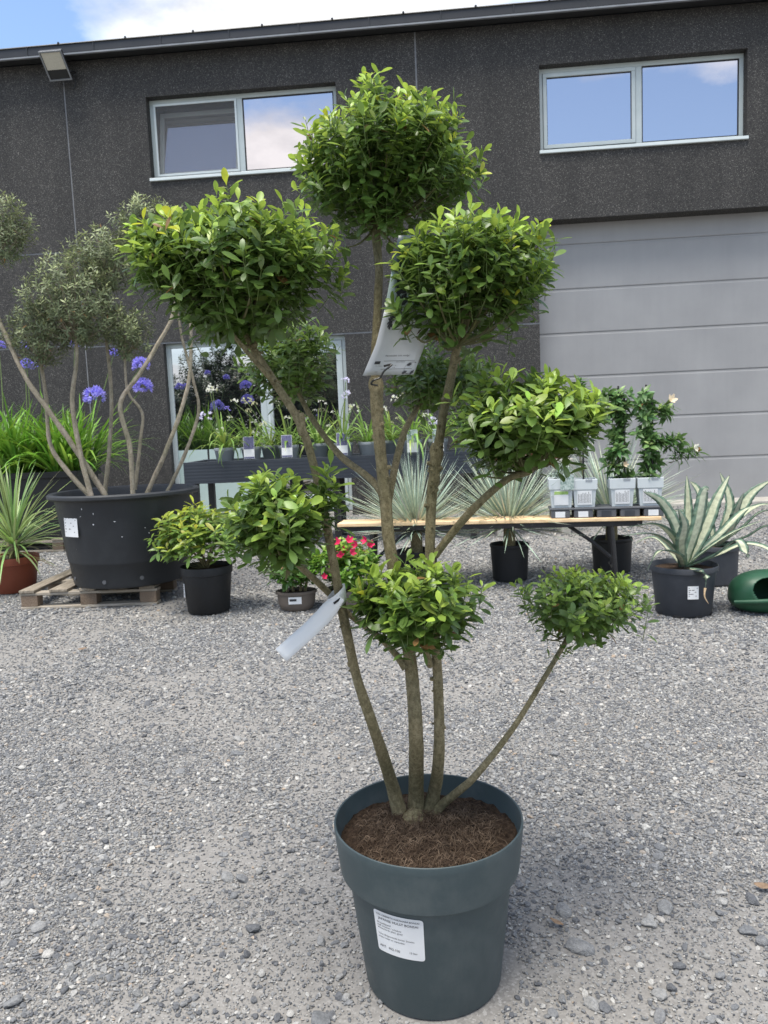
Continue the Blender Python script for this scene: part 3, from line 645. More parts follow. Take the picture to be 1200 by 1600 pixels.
def window(u0, u1, z0, z1, um, hopper):
    rec = -.13; wn = MB().wbox(u0, u1, rec - .07, rec, z0, z0 + .055).wbox(u0, u1, rec - .07, rec, z1 - .06, z1).wbox(u0, u0 + .055, rec - .07, rec - .001, z0 + .055, z1 - .06).wbox(u1 - .055, u1, rec - .07, rec - .001, z0 + .055, z1 - .06).wbox(um - .04, um + .04, rec - .07, rec - .001, z0 + .055, z1 - .06)
    win = wn.build('window', 'alu', bld, smooth=False, bevel=.004)
    MB().wbox(u0 - .015, u1 + .015, rec + .001, .035, z0 - .045, z0 - .005).build('sill', 'sill', win, bevel=.004)
    a, b_, c, d = u0 + .056, um - .041, z0 + .056, z1 - .061
    # opening casement at the left
    s = MB(); f = .05
    def fr(mb, a, b_, c, d, n0, n1, f): return mb.wbox(a, b_, n0, n1, c, c + f).wbox(a, b_, n0, n1, d - f, d).wbox(a, a + f, n0, n1 - .001, c + f, d - f).wbox(b_ - f, b_, n0, n1 - .001, c + f, d - f)
    if not hopper:
        fr(s, a + .004, b_ - .004, c + .004, d - .004, rec - .05, rec + .012, f); sash = s.build('sash', 'alu', win, smooth=False, bevel=.003)
        MB().wbox(a + f, b_ - f, rec - .03, rec - .022, c + f, d - f).build('pane', 'glass', sash)
        g_ = MB(); fr(g_, a + f, b_ - f, c + f, d - f, rec - .022, rec - .012, .012); g_.build('rubber_seal', 'rubber', sash)
    else:
        tl = R(11); e = (WZ * math.cos(tl) - WN * math.sin(tl)).normalized(); nn = WU.cross(e) * -1
        o_ = wp(0, rec - .06, c); hh = d - c - .02
        def tb(mb, x0, x1, z0_, z1_, y0, y1): return mb.obox(o_, WU, nn, e, x0, x1, y0, y1, z0_, z1_)
        for (x0, x1, za_, zb_) in ((a + .01, b_ - .01, 0, .06), (a + .01, b_ - .01, hh - .06, hh), (a + .01, a + .07, .06, hh - .06), (b_ - .07, b_ - .01, .06, hh - .06)): tb(s, x0, x1, za_, zb_, -.02, .02)
        sash = s.build('sash', 'alu', win, smooth=False, bevel=.003, label='window sash tilted inwards')
        tb(MB(), a + .07, b_ - .07, .06, hh - .06, -.004, .004).build('pane', 'glass', sash)
        fs_ = MB(); fr(fs_, a, b_, c, d, rec - .001, rec + .014, .028); fs_.build('insect_screen_frame', 'sill', win, smooth=False, bevel=.002)
        MB().wbox(a + .028, b_ - .028, rec + .004, rec + .0045, c + .028, d - .028).build('insect_screen', 'mesh', win)
        MB().wbox(a, b_, -.74, -.70, c - .3, d + .2).build('room_wall', 'dark', win)
    a, b_ = um + .041, u1 - .056
    MB().wbox(a, b_, rec - .03, rec - .022, c, d).build('pane', 'glass', win)
    g_ = MB(); fr(g_, a, b_, c, d, rec - .022, rec - .012, .014); g_.build('rubber_seal', 'rubber', win)
um1 = wall_uz(376, 200, -.13)[0]; um2 = wall_uz(998, 150, -.13)[0]
window(*w1, um1, True); window(*w2, um2, False)

# glazed entrance: wide fixed pane, narrow door, pale lower panels coloured as a reflection
rec = -.10; u0, u1, z0, z1 = gd; um = wall_uz(413, 620, rec)[0]; zf = wall_uz(330, 702, rec)[1]
dr = MB().wbox(u0, u1, rec - .07, rec, z1 - .07, z1).wbox(u0, u1, rec - .07, rec, z0, z0 + .07).wbox(u0, u0 + .07, rec - .07, rec - .001, z0 + .07, z1 - .07).wbox(u1 - .06, u1, rec - .07, rec - .001, z0 + .07, z1 - .07).wbox(um - .06, um + .03, rec - .07, rec - .001, z0 + .07, z1 - .07)
ent = dr.build('glass_entrance', 'alu', bld, smooth=False, bevel=.004)
a, b_ = um + .034, u1 - .064; c, d = z0 + .075, z1 - .075
s = MB()
for x0, x1, p, q in ((a, b_, c, c + .17), (a, b_, d - .08, d), (a, a + .085, c + .17, d - .08), (b_ - .085, b_, c + .17, d - .08)): s.wbox(x0, x1, rec - .05, rec + .012, p, q)
door = s.build('door_leaf', 'alu', ent, smooth=False, bevel=.003)
MB().wbox(a + .085, b_ - .085, rec - .03, rec - .022, c + .17, d - .08).build('door_pane', 'glass_door', ent)
MB().tube([wp(a + .045, rec + .055, 1.0), wp(a + .045, rec + .055, 1.5)], .014, 8, 1).build('door_handle', 'sill', ent)
MB().wbox(u0 + .07, um - .06, rec - .03, rec - .022, zf, z1 - .07).build('pane', 'glass_door', ent)
MB().wbox(u0 + .07, (u0 + um) / 2 - .2, rec - .03, rec - .022, z0 + .07, zf).build('reflection_panel', 'pale_reflection', ent)  # mirrored pale shape painted as an opaque panel in the lower glass
MB().wbox((u0 + um) / 2 - .17, um - .06, rec - .03, rec - .022, z0 + .07, zf).build('reflection_panel', 'pale_reflection', ent)
MB().wbox((u0 + um) / 2 - .2, (u0 + um) / 2 - .17, rec - .04, rec - .026, z0 + .07, zf).build('reflection_gap', 'rubber', ent)  # dark gap within the painted reflection
MB().wbox(u0, u1, rec - .07, .05, -.1, .055).build('door_step', 'concrete', ent, bevel=.006)

# garage door: sections stacked in a recess
gz = [wall_uz(1100, y, -.30)[1] for y in (783, 713.5, 647.2, 583, 516.5, 441, 371.3)]
hs = (gz[-1] - gz[0]) / 6
gdo = MB().wbox(gate[0] - .02, gate[1] + .02, -.42, -.315, -.05, gate[3] + .3).build('garage_door', 'pot_slate', bld)
k = 0; zz = gz[0] + .02
while zz < gate[3] + .1:
    dp = MB(); lo, hi = zz, zz + hs - .006
    pr = [(-.314, lo), (-.302, lo), (-.296, lo + .012), (-.296, hi - .03), (-.300, hi - .02), (-.300, hi), (-.314, hi)]
    dp.add([wp(gate[0] - .01, n_, z_) for n_, z_ in pr] + [wp(gate[1] + .01, n_, z_) for n_, z_ in pr], [(i + 7, i, (i + 1) % 7, (i + 1) % 7 + 7) for i in range(7)])
    dp.build('door_section', 'door_skin', gdo, smooth=False); zz += hs; k += 1
MB().wbox(gate[0] - .01, gate[1] + .01, -.345, -.298, -.02, gz[0] + .018).build('bottom_seal', 'rubber', gdo)
MB().wbox(gate[0] - .15, gate[1] + .3, -.42, .22, -.2, .035).build('threshold', 'concrete', bld, bevel=.01)

# floodlight under the eaves
bl, br_, tl_, tr_ = [Vector(wp(*(lambda q: (q[0], o, q[1]))(wall_uz(x, y, o)))) for x, y, o in ((79, 127, .14), (113, 124, .14), (57, 81, .42), (93, 78, .42))]
fl = thing('floodlight', 'square black floodlight tilted down under the gutter', 'floodlight', (bl + br_) / 2)
ex = (br_ - bl + tr_ - tl_); wd = ex.length / 2; ex.normalize(); ez = ((tl_ + tr_) - (bl + br_)) / 2; ht = ez.length; ez = (ez - ex * ez.dot(ex)).normalized(); ey = ex.cross(ez)
if ey.dot(Vector((0, -1, 0))) < 0: ey = -ey
o_ = (bl + br_) / 2
hsng = MB().obox(o_, ex, ey, ez, -wd / 2, wd / 2, -.05, 0, 0, ht).build('housing', 'black_steel', fl, bevel=.012)
MB().obox(o_, ex, ey, ez, -wd * .42, wd * .42, .001, .004, ht * .37, ht * .94).build('led_panel', 'led', fl)
MB().obox(o_, ex, ey, ez, -wd * .42, wd * .42, .001, .004, ht * .06, ht * .36).build('driver_cover', 'rubber', fl)
rim = MB()
for q in ((-wd / 2, wd / 2, 0, .018), (-wd / 2, wd / 2, ht - .018, ht), (-wd / 2, -wd / 2 + .018, .018, ht - .018), (wd / 2 - .018, wd / 2, .018, ht - .018)): rim.obox(o_, ex, ey, ez, q[0], q[1], .0, .012, q[2], q[3])
rim.build('rim', 'gutter_edge', fl)
wb = wp((o_ - WO).dot(WU) + .05, 0, o_.z + .12)
MB().tube([o_ + ex * (wd / 2 + .012) + ez * ht * .3, o_ + ex * (wd / 2 + .03) - ey * .1 + ez * .05, wb + WN * .02], .014, 6, 3).tube([o_ - ex * (wd / 2 + .012) + ez * ht * .3, o_ - ex * (wd / 2) - ey * .1 + ez * .05, wb + WN * .02], .014, 6, 3).build('bracket', 'black_steel', fl)
MB().tube([o_ - ey * .04 + ez * .06, o_ - ey * .1 - Vector((0, 0, .07)), wp((o_ - WO).dot(WU) + .12, .015, o_.z - .06), wp((o_ - WO).dot(WU) + .14, .01, o_.z + .1)], .007, 5, 5).build('cable', 'wire', fl)

# ================================================================== MAIN TREE
Y0 = 1.627; PCX = atY(669, 1284, Y0).x; PC = Vector((PCX, Y0, 0.0))
tree = thing('cloud_pruned_tree', 'tall cloud-pruned holly with leafy pads on bare stems in blue-grey pot', 'potted tree', PC)
HP = .37
def pot_r(z):
    pts = [(0, .152), (.256, .182), (.264, .1985), (.36, .2095), (.37, .2085)]
    for (a, ra), (b_, rb) in zip(pts, pts[1:]):
        if z <= b_: return ra + (rb - ra) * (z - a) / (b_ - a)
    return pts[-1][1]
prof = [(.12, .012), (.143, .004), (.150, .0), (.1525, .006), (.182, .254), (.1830, .2585), (.1865, .2605), (.1950, .2620), (.1985, .2645), (.1995, .270), (.2085, .352), (.2095, .3655), (.2088, .3695), (.2068, .3705), (.2046, .369), (.2035, .355), (.192, .275), (.182, .264), (.176, .25), (.168, .18)]
pot = MB().lathe(PC, prof, 96).build('pot', 'pot_teal', tree)
ZS = .322
def soil_z(x, y):
    d_ = math.hypot(x - PC.x, y - PC.y); p = Vector((x * 22, y * 22, 2))
    return ZS + .014 * (1 - (d_ / .2) ** 2) + .009 * mnoise.noise(p) + .006 * mnoise.noise(p * 2.6) + .002 * mnoise.noise(p * 9)
sb = MB(); sb.grid(lambda a_, b_: (lambda x, y: Vector((x, y, soil_z(x, y))))(PC.x + math.cos(a_ * 6.283185) * .2 * b_, PC.y + math.sin(a_ * 6.283185) * .2 * b_), 140, 60); sb.smooth = False
soil = sb.build('soil', 'soil', tree)
fb = MB(); rs = random.Random(5)
for k in range(2600):
    a_ = rs.uniform(0, 6.283); r_ = .160 * math.sqrt(rs.random()); x, y = PC.x + math.cos(a_) * r_, PC.y + math.sin(a_) * r_; th = rs.uniform(0, 6.28); l = rs.uniform(.005, .024); z = soil_z(x, y) + rs.uniform(.0, .006)
    dx_, dy_ = math.cos(th) * l, math.sin(th) * l; bx_, by_ = -dy_ * rs.uniform(-.4, .4), dx_ * rs.uniform(-.4, .4)
    fb.tube([(x, y, z - .003), (x + dx_ * .5 + bx_, y + dy_ * .5 + by_, z + rs.uniform(0, .007)), (x + dx_, y + dy_, z - .003)], rs.choice((.0003, .0004, .0005, .0009)), 3, 3, cap=False)
for k in range(9):   # pale surface roots
    a_ = rs.uniform(-1.2, .6); r_ = rs.uniform(.08, .15); x, y = PC.x + math.cos(a_) * r_, PC.y + math.sin(a_) * r_; th = rs.uniform(0, 6.28); q = []
    for i in range(5): q.append((x, y, soil_z(x, y) + .004)); x += math.cos(th) * .012; y += math.sin(th) * .012; th += rs.gauss(0, .5)
    fb.tube(q, .0009, 4, 3, cap=False)
fb.build('coir_fibre', 'fibre', soil, kind='stuff')

SA0, SA1, SZ0, SZ1, STILT = R(-134), R(-98), .146, .243, 0.0
def stk(s_, t_, off=.0012):
    a_ = SA0 + (SA1 - SA0) * s_; z = SZ0 + (SZ1 - SZ0) * t_ + STILT * (s_ - .5); r_ = pot_r(z) + off
    return Vector((PC.x + math.cos(a_) * r_, PC.y + math.sin(a_) * r_, z))
mb = MB(); NU = 24
ring = []
for (cx_, cy_, a_0) in ((.94, .94, 0), (.06, .94, 90), (.06, .06, 180), (.94, .06, 270)):
    for k in range(5): a_ = R(a_0 + k * 22.5); ring.append((cx_ + .06 * math.cos(a_), cy_ + .06 * math.sin(a_)))
def rr_x(t_):   # rounded left/right limits at a height
    if t_ < .06: e_ = .06 - math.sqrt(max(0, .06 ** 2 - (.06 - t_) ** 2))
    elif t_ > .94: e_ = .06 - math.sqrt(max(0, .06 ** 2 - (t_ - .94) ** 2))
    else: e_ = 0
    return e_, 1 - e_
ts = [0, .012, .03, .06] + [.06 + .88 * k / 8 for k in range(1, 8)] + [.94, .97, .988, 1]
vs_ = []; fs_ = []
for j, t_ in enumerate(ts):
    l, r_ = rr_x(t_)
    for i in range(NU + 1): vs_.append(stk(l + (r_ - l) * i / NU, t_))
for j in range(len(ts) - 1):
    for i in range(NU): fs_.append((j * (NU + 1) + i, j * (NU + 1) + i + 1, (j + 1) * (NU + 1) + i + 1, (j + 1) * (NU + 1) + i))
mb.add(vs_, fs_); mb.smooth = True; stick = mb.build('label_sticker', 'paper', pot)
ink = MB()
asp = abs((SA1 - SA0) * .18) / (SZ1 - SZ0)
for (v_, f_), x0, y0 in TXT_STICK:
    ink.add([stk(min(.97, x0 + p[0] / asp * 1.2), y0 + p[1] * 1.12, .0018) for p in v_], f_)
ink.build('printed_text', 'ink', stick, kind='stuff')

# stems: pixel x, y and depth offset from the pot centre
def T(x, y, dy_=0.0): return atY(x, y, Y0 + dy_)
base = hitz(648, 1288, ZS - .02)
dyb = base.y - Y0
def stem(name, pts, rad, jit=.10, seg=14, par=None):
    P_ = [T(*p) if len(p) == 3 else p for p in pts]; nr = len(rad); rad = [r_ * (.82 if i < 3 else .75) for i, r_ in enumerate(rad)]
    return MB().tube(P_, rad, seg, 7, jit).build(name, 'bark', par or tree)
sA = [(632, 1300, dyb), (612, 1225, dyb - .01), (585, 1140, -.03), (558, 1060, -.05), (540, 980, -.06), (525, 900, -.07), (512, 830, -.07), (492, 735, -.06), (470, 665, -.06), (430, 598, -.05), (396, 545, -.05), (376, 500, -.05), (365, 440, -.05)]
stem('stem', sA, [.028, .0185, .0145, .0138, .0135, .0125, .0122, .0115, .0115, .0105, .0095, .0085, .005])
sB = [(648, 1305, dyb), (650, 1240, dyb), (650, 1150, -.02), (643, 1050, -.02), (628, 950, -.02), (610, 860, -.015), (601, 770, 0), (593, 690, .0), (589, 640, .0), (588, 602, .0)]
stem('stem', sB, [.032, .0225, .019, .0185, .018, .0178, .0172, .0168, .018, .019])
stem('stem', [(590, 620, .0), (586, 570, .02), (590, 480, .06), (592, 420, .08), (588, 370, .1), (592, 320, .12)], [.013, .0115, .011, .0115, .0125, .007])
sC = [(660, 1300, dyb + .005), (678, 1240, dyb), (686, 1170, -.01), (684, 1060, -.02), (677, 960, -.02), (672, 860, -.01), (675, 770, -.01), (678, 750, -.012), (679, 733, -.013), (682, 710, -.015), (686, 690, -.016), (694, 640, -.02), (706, 585, -.03), (714, 545, -.04), (735, 490, -.05)]
stem('stem', sC, [.030, .0190, .015, .0145, .0145, .0145, .0150, .0172, .0152, .0178, .0135, .0125, .0125, .011, .006])
stem('stem', [(662, 1295, dyb - .01), (690, 1258, dyb - .01), (740, 1215, .02), (800, 1140, .06), (850, 1060, .09), (885, 1000, .11), (905, 960, .12)], [.021, .0130, .0100, .0088, .008, .0074, .004])
stem('branch', [(634, 1045, -.03), (618, 1022, -.02), (588, 992, -.01), (548, 962, -.0), (505, 918, -.02), (455, 872, -.09), (425, 840, -.14)], [.010, .0085, .0075, .0085, .0095, .0085, .005], .1, 10)
stem('branch', [(598, 772, .01), (575, 745, .06), (535, 715, .13), (500, 672, .2), (472, 625, .27), (455, 580, .3)], [.011, .009, .0095, .0095, .008, .005], .1, 10)
stem('branch', [(606, 790, .01), (616, 735, .05), (630, 680, .14), (650, 640, .24), (672, 600, .3)], [.0105, .010, .0095, .0085, .005], .1, 10)
stem('branch', [(680, 868, -.01), (705, 835, -.03), (735, 800, -.06), (768, 768, -.09), (800, 745, -.11), (830, 735, -.12), (850, 700, -.12)], [.011, .0105, .0105, .010, .009, .007, .005], .1, 10)
stem('branch', [(672, 1040, -.03), (665, 1010, -.06), (660, 970, -.09)], [.009, .008, .005], .1, 10)
stem('branch', [(432, 602, -.05), (395, 560, -.09), (350, 505, -.1), (335, 470, -.1)], [.0065, .006, .005, .003], .1, 8)
kn = MB()
c_ = hitz(649, 1280, ZS)
kn.tube([c_ + Vector((0, 0, -.03)), c_ + Vector((0, 0, -.004)), c_ + Vector((0, .002, .012)), c_ + Vector((.002, .004, .026))], [.048, .040, .030, .012], 16, 5, .45)
for x, y, d_, r_ in ((588, 606, .0, .0172), (470, 662, -.062, .0102), (682, 708, -.016, .0148)):
    c_ = T(x, y, d_)
    kn.tube([c_ + Vector((0, 0, -.02)), c_ + Vector((0, 0, -.009)), c_ + Vector((0, 0, .002)), c_ + Vector((0, 0, .012)), c_ + Vector((0, 0, .022))], [r_ * .62, r_ * .84, r_ * .93, r_ * .84, r_ * .6], 12, 2, .35)
for k in range(110):   # small bud scars
    src = random.choice((sA, sB, sC)); i = random.randint(1, len(src) - 3); u_ = random.random()
    c_ = T(*[src[i][q] * (1 - u_) + src[i + 1][q] * u_ for q in range(3)]); a_ = random.uniform(-math.pi, 0)
    dv = Vector((math.cos(a_), math.sin(a_), 0)); kn.tube([c_ + dv * .007, c_ + dv * .0135, c_ + dv * .015 + Vector((0, 0, .002))], [.0036, .0024, .001], 5, 1)
for k in range(26):   # short pruned stubs
    src = random.choice((sA, sB, sC, sC)); i = random.randint(2, len(src) - 3); u_ = random.random()
    c_ = T(*[src[i][q] * (1 - u_) + src[i + 1][q] * u_ for q in range(3)]); a_ = random.uniform(-math.pi, 0)
    dv = Vector((math.cos(a_), math.sin(a_), random.uniform(.1, .7))).normalized(); L_ = random.uniform(.014, .020); kn.tube([c_ + dv * .005, c_ + dv * (L_ - .003), c_ + dv * L_], [.0062, .0046, .0036], 8, 2, .4)
kn.build('bark_knots', 'bark', tree, kind='stuff')
YG, MG = (.35, .50, .078), (.095, .165, .037)
TP = ('ilex', 'ilex2', 'ilex3', 'ilex')
def px(p_, dy_): return p_ / F * (Y0 + dy_)
pads = [  # centre x, y, depth, half width, half height, depth radius, branch tip, shoots, leaf, objects
    ((608, 262), .12, 128, 98, .17, (592, 350), 470, .032, 46),
    ((376, 414), -.05, 142, 84, .18, (372, 505), 450, .035, 58),
    ((740, 428), -.05, 112, 82, .15, (715, 540), 330, .0345, 50),
    ((828, 650), -.12, 112, 62, .14, (825, 735), 240, .038, 45),
    ((452, 565), .30, 68, 58, .12, (462, 615), 130, .031, 6),
    ((686, 590), .30, 78, 44, .13, (668, 625), 120, .031, 5),
    ((430, 805), -.14, 76, 62, .11, (450, 872), 140, .038, 34),
    ((656, 943), -.10, 86, 70, .10, (662, 1005), 135, .038, 36),
    ((912, 935), .12, 90, 37, .14, (893, 985), 210, .028, 20)]
for k, (c_, d_, hw, hh, rd, bt, ns, lf, no) in enumerate(pads):
    lv = Leaves(); tw = MB(); tw.shoots = MB(); C_ = T(c_[0], c_[1], d_); B_ = T(bt[0], bt[1], d_)
    pad(lv, tw, C_, (px(hw, d_), rd, px(hh, d_)), B_, ns, lf, YG if k not in (4, 5) else (.20, .31, .075), MG, TP, seed=k * 3.3, wl=.41, shoot=(.05, .10), up=.5, lump=.24, yellow=(.10 if k < 3 else .0), dn=1.0, zmin=-.66, nleaf=(8, 13), young_p=(.75 if k not in (4, 5) else .5))
    if k == 2:   # a side shoot in front of the hang tag
        pad(lv, tw, T(614, 484, -.09), (.018, .02, .012), T(680, 525, -.07), 6, .036, YG, MG, TP, seed=77, inner=.2)
    if k == 8:
        pad(lv, tw, T(888, 1022, .11), (.012, .012, .012), T(882, 1012, .11), 4, .02, YG, MG, TP, seed=78, inner=.2, nleaf=(4, 6))
    if k == 1:
        pad(lv, tw, T(225, 395, -.06), (.03, .04, .05), T(320, 440, -.05), 18, .040, YG, MG, TP, seed=79, inner=.2)
        pad(lv, tw, T(370, 520, -.06), (.09, .08, .04), T(372, 505, -.05), 34, .038, MG, MG, TP, seed=80, inner=.4, up=-.1)
    if k == 6:
        pad(lv, tw, T(515, 765, -.12), (.02, .03, .05), T(480, 850, -.13), 12, .040, YG, MG, TP, seed=81, inner=.2)
    if k == 7:
        pad(lv, tw, T(575, 945, -.10), (.03, .04, .045), T(650, 990, -.09), 16, .042, YG, MG, TP, seed=82, inner=.2)
    fo = lv.emit(tree, 'leaf', no, 'foliage')
    tw.build('twigs', 'twig', tree, kind='stuff'); tw.shoots.build('shoots', 'stalk', tree, kind='stuff')

# the two tags hung on the tree
TGC = [(623, 368), (612, 425), (600, 490), (587, 540), (567, 587)]; TGW = [72, 73, 75, 77, 79]
def tagp(s_, t_, off=0.0):
    t_ = max(0, min(1, t_)); f_ = (1 - t_) * 4; i = min(3, int(f_)); q = f_ - i
    x = TGC[i][0] * (1 - q) + TGC[i + 1][0] * q; y = TGC[i][1] * (1 - q) + TGC[i + 1][1] * q; w_ = TGW[i] * (1 - q) + TGW[i + 1] * q
    return T(x + w_ * s_, y - 2 * s_, -.015 - .03 * t_ + .02 * math.sin(s_ * 2.5) - off)
tag = thing('hang_tag', 'large bent pale plastic hang tag behind the upper leaves, with leaf wreath print', 'tag', T(580, 590, 0))
def tagpiece(name, mat, t0, t1):
    g_ = MB(); g_.grid(lambda a_, b_: tagp(a_, t0 + (t1 - t0) * b_), 8, max(2, int(20 * (t1 - t0)))); g_.smooth = True
    o = g_.build(name, mat, tag); md = o.modifiers.new('thickness', 'SOLIDIFY'); md.thickness = .0012; md.offset = -1; return o
M['tag_dark'] = mat_noisy('tag_dark', (.05, .075, .08), (.075, .1, .105), 6, .3, 0); M['tag_green'] = mat_noisy('tag_green', (.33, .42, .39), (.4, .48, .45), 6, .3, 0)
M['tag_grey'] = mat_noisy('tag_grey', (.50, .52, .54), (.57, .58, .6), 6, .35, 0)
tagpiece('printed_band', 'tag_dark', .765, 1); tagpiece('printed_field', 'tag_green', .52, .764); sheet = tagpiece('sheet', 'tag_grey', 0, .519)
pr_ = MB()
for (v_, f_), x0, y0 in TXT_TAG: pr_.add([tagp(x0 + p[0] * 2.1, y0 + p[1] * .72, .0012) for p in v_], f_)
def strip(s0, t0, s1, t1, w_=.004):
    n_ = 10; dx_, dy_ = s1 - s0, t1 - t0; l = math.hypot(dx_, dy_); ax, ay = -dy_ / l * w_, dx_ / l * w_
    for i in range(n_):
        a_, b_ = i / n_, (i + 1) / n_
        pr_.add([tagp(s0 + dx_ * a_ - ax, t0 + dy_ * a_ - ay, .0012), tagp(s0 + dx_ * b_ - ax, t0 + dy_ * b_ - ay, .0012), tagp(s0 + dx_ * b_ + ax, t0 + dy_ * b_ + ay, .0012), tagp(s0 + dx_ * a_ + ax, t0 + dy_ * a_ + ay, .0012)], [(0, 1, 2, 3)])
strip(.3, .118, .92, .118, .0014); strip(.3, .05, .92, .05, .0014); strip(.13, .105, .24, .105, .012); strip(.2, .028, .26, .028, .001)
for k in range(20):
    a_, b_ = R(60 + k * 12), R(72 + k * 12); strip(.9 + .13 * math.cos(a_), .055 + .05 * math.sin(a_), .9 + .13 * math.cos(b_), .055 + .05 * math.sin(b_), .002)
def blob(s_, t_, rs_, rt_, ang):
    n_ = 14; q = []
    for k in range(n_):
        a_ = 2 * math.pi * k / n_; x, y = math.cos(a_) * rs_, math.sin(a_) * rt_ * (1 if math.cos(a_) < .6 else .6); q.append(tagp(s_ + x * math.cos(ang) - y * 2.4 * math.sin(ang), t_ + (x * math.sin(ang) / 2.4 + y * math.cos(ang)), .0013))
    pr_.add(q, [tuple(range(n_))])
for s_, t_, an in ((.84, .085, .2), (.8, .02, .5), (.95, .02, 1.0)): blob(s_, t_, .05, .012, an)
for s_, t_, rr_ in ((.32, .69, .16), (.34, .61, .13), (.4, .54, .12), (.25, .44, .1)):
    for k in range(16):
        a_, b_ = R(k * 22.5), R(k * 22.5 + 23); wdt = .035 if 3 < k < 11 else .012
        strip(s_ + rr_ * math.cos(a_), t_ + rr_ * .38 * math.sin(a_), s_ + rr_ * math.cos(b_), t_ + rr_ * .38 * math.sin(b_), wdt)
pr_.build('printed_marks', 'ink', sheet)
MB().tube([T(600, 572, -.02), T(612, 570, -.03), T(600, 580, -.03), T(594, 590, -.025), T(584, 594, -.028), T(580, 600, -.022), T(590, 602, -.028)], .0022, 6, 4).build('wire_hook', 'wire', tag)
# looped strip label on the left stem
stg = thing('strip_label', 'blank white plastic strip looped around the left stem', 'tag', T(525, 940, -.06))
cen = [(439, 1024), (461, 1004), (483, 985), (503, 965), (519, 947), (532, 933)]
def stripp(s_, t_):
    f_ = t_ * 5; i = min(4, int(f_)); q = f_ - i; x = cen[i][0] * (1 - q) + cen[i + 1][0] * q; y = cen[i][1] * (1 - q) + cen[i + 1][1] * q
    j = (cen[i + 1][0] - cen[i][0], cen[i + 1][1] - cen[i][1]); l = math.hypot(*j); nxv = (-j[1] / l, j[0] / l); w_ = 26 * (1 - .42 * max(0, t_ - .75) / .25)
    return T(x + nxv[0] * w_ * (s_ - .5), y + nxv[1] * w_ * (s_ - .5), -.115 + .025 * math.sin(t_ * 2.2) - .012 * (s_ - .5))
g_ = MB(); g_.grid(lambda a_, b_: stripp(a_, b_), 3, 20); g_.smooth = True; o = g_.build('tail', 'tag_white', stg); md = o.modifiers.new('thickness', 'SOLIDIFY'); md.thickness = .0008
cA = T(527, 935, -.065); axu = (T(520, 880, -.07) - T(533, 960, -.06)).normalized(); axr = Vector((1, 0, 0)); axr = (axr - axu * axr.dot(axu)).normalized(); axb = axu.cross(axr)
g_ = MB(); g_.grid(lambda a_, b_: cA + axr * (math.cos(a_ * 6.2832) * .020) + axb * (math.sin(a_ * 6.2832) * .026) + axu * ((b_ - .5) * .032 + .012 * math.cos(a_ * 6.2832)), 28, 3); g_.smooth = True
lp = g_.build('loop', 'tag_white', stg); md = lp.modifiers.new('thickness', 'SOLIDIFY'); md.thickness = .0008
MB().obox(cA - axb * 0 + Vector((0, -.0285, 0)), (axr + axu * .55).normalized(), Vector((0, -1, 0)), (axu - axr * .55).normalized(), -.007, .011, -.001, .001, -.0022, .0022).build('slot', 'rubber', stg)

# ================================================================== OTHER PLANTS AND FURNITURE
X_, Y_, Z_ = Vector((1, 0, 0)), Vector((0, 1, 0)), Vector((0, 0, 1))
def paper_label(pot, c, r, a0, a1, z0, z1, qr=False, curl=False):
    fn = lambda s_, t_, off=.0015: Vector((c[0] + math.cos(a0 + (a1 - a0) * s_) * (r + off), c[1] + math.sin(a0 + (a1 - a0) * s_) * (r + off), z0 + (z1 - z0) * t_))
    mb = MB(); mb.grid(fn, 6, 4); mb.smooth = True; st = mb.build('label_sticker', 'paper', pot)
    ln = MB()
    for k in range(5):
        t_ = .82 - k * .15; e_ = (.9, .6, .75, .5, .8)[k]; ln.add([fn(.08, t_, .0022), fn(e_, t_, .0022), fn(e_, t_ + .05, .0022), fn(.08, t_ + .05, .0022)], [(0, 1, 2, 3)])
    ln.build('printed_lines', 'ink', st, kind='stuff'); return st

# pallets ------------------------------------------------------------
def pallet(label, o, rot, wd, dp, nb, group, full=True):
    ex = Vector((math.cos(rot), math.sin(rot), 0)); ey = Vector((-math.sin(rot), math.cos(rot), 0)); pl = thing('pallet', label, 'pallet', o + ex * wd / 2 + ey * dp / 2, group)
    bw = .10
    for j, y_ in enumerate((0, dp / 2 - bw / 2, dp - bw)):
        MB().obox(o, ex, ey, Z_, 0, wd, y_, y_ + bw, .0, .02).build('bottom_board', 'pallet_wood_x', pl, bevel=.003)
        MB().obox(o, ex, ey, Z_, -.004, wd + .004, y_ + .003, y_ + bw - .003, .103, .123).build('stringer_board', 'pallet_wood_x', pl, bevel=.003)
        for x_ in (0, wd / 2 - .065, wd - .13):
            MB().obox(o, ex, ey, Z_, x_ + .003, x_ + .127, y_ + .002, y_ + bw - .002, .021, .102).build('block', 'pallet_block', pl, bevel=.004)
    for k in range(nb):
        w_ = .115 + .02 * (k % 2); x_ = (wd - .125) * k / (nb - 1); MB().obox(o + Z_ * random.uniform(0, .003), ex, ey, Z_, x_, x_ + w_, -.012 * random.random() - .002, dp + .01, .1235, .1445).build('deck_board', 'pallet_wood', pl, bevel=.003)
    return pl
pf = hitz(33, 953)
pallet('weathered wooden pallet under the big black olive tub', pf, R(-1.0), 1.02, 1.0, 5, None)

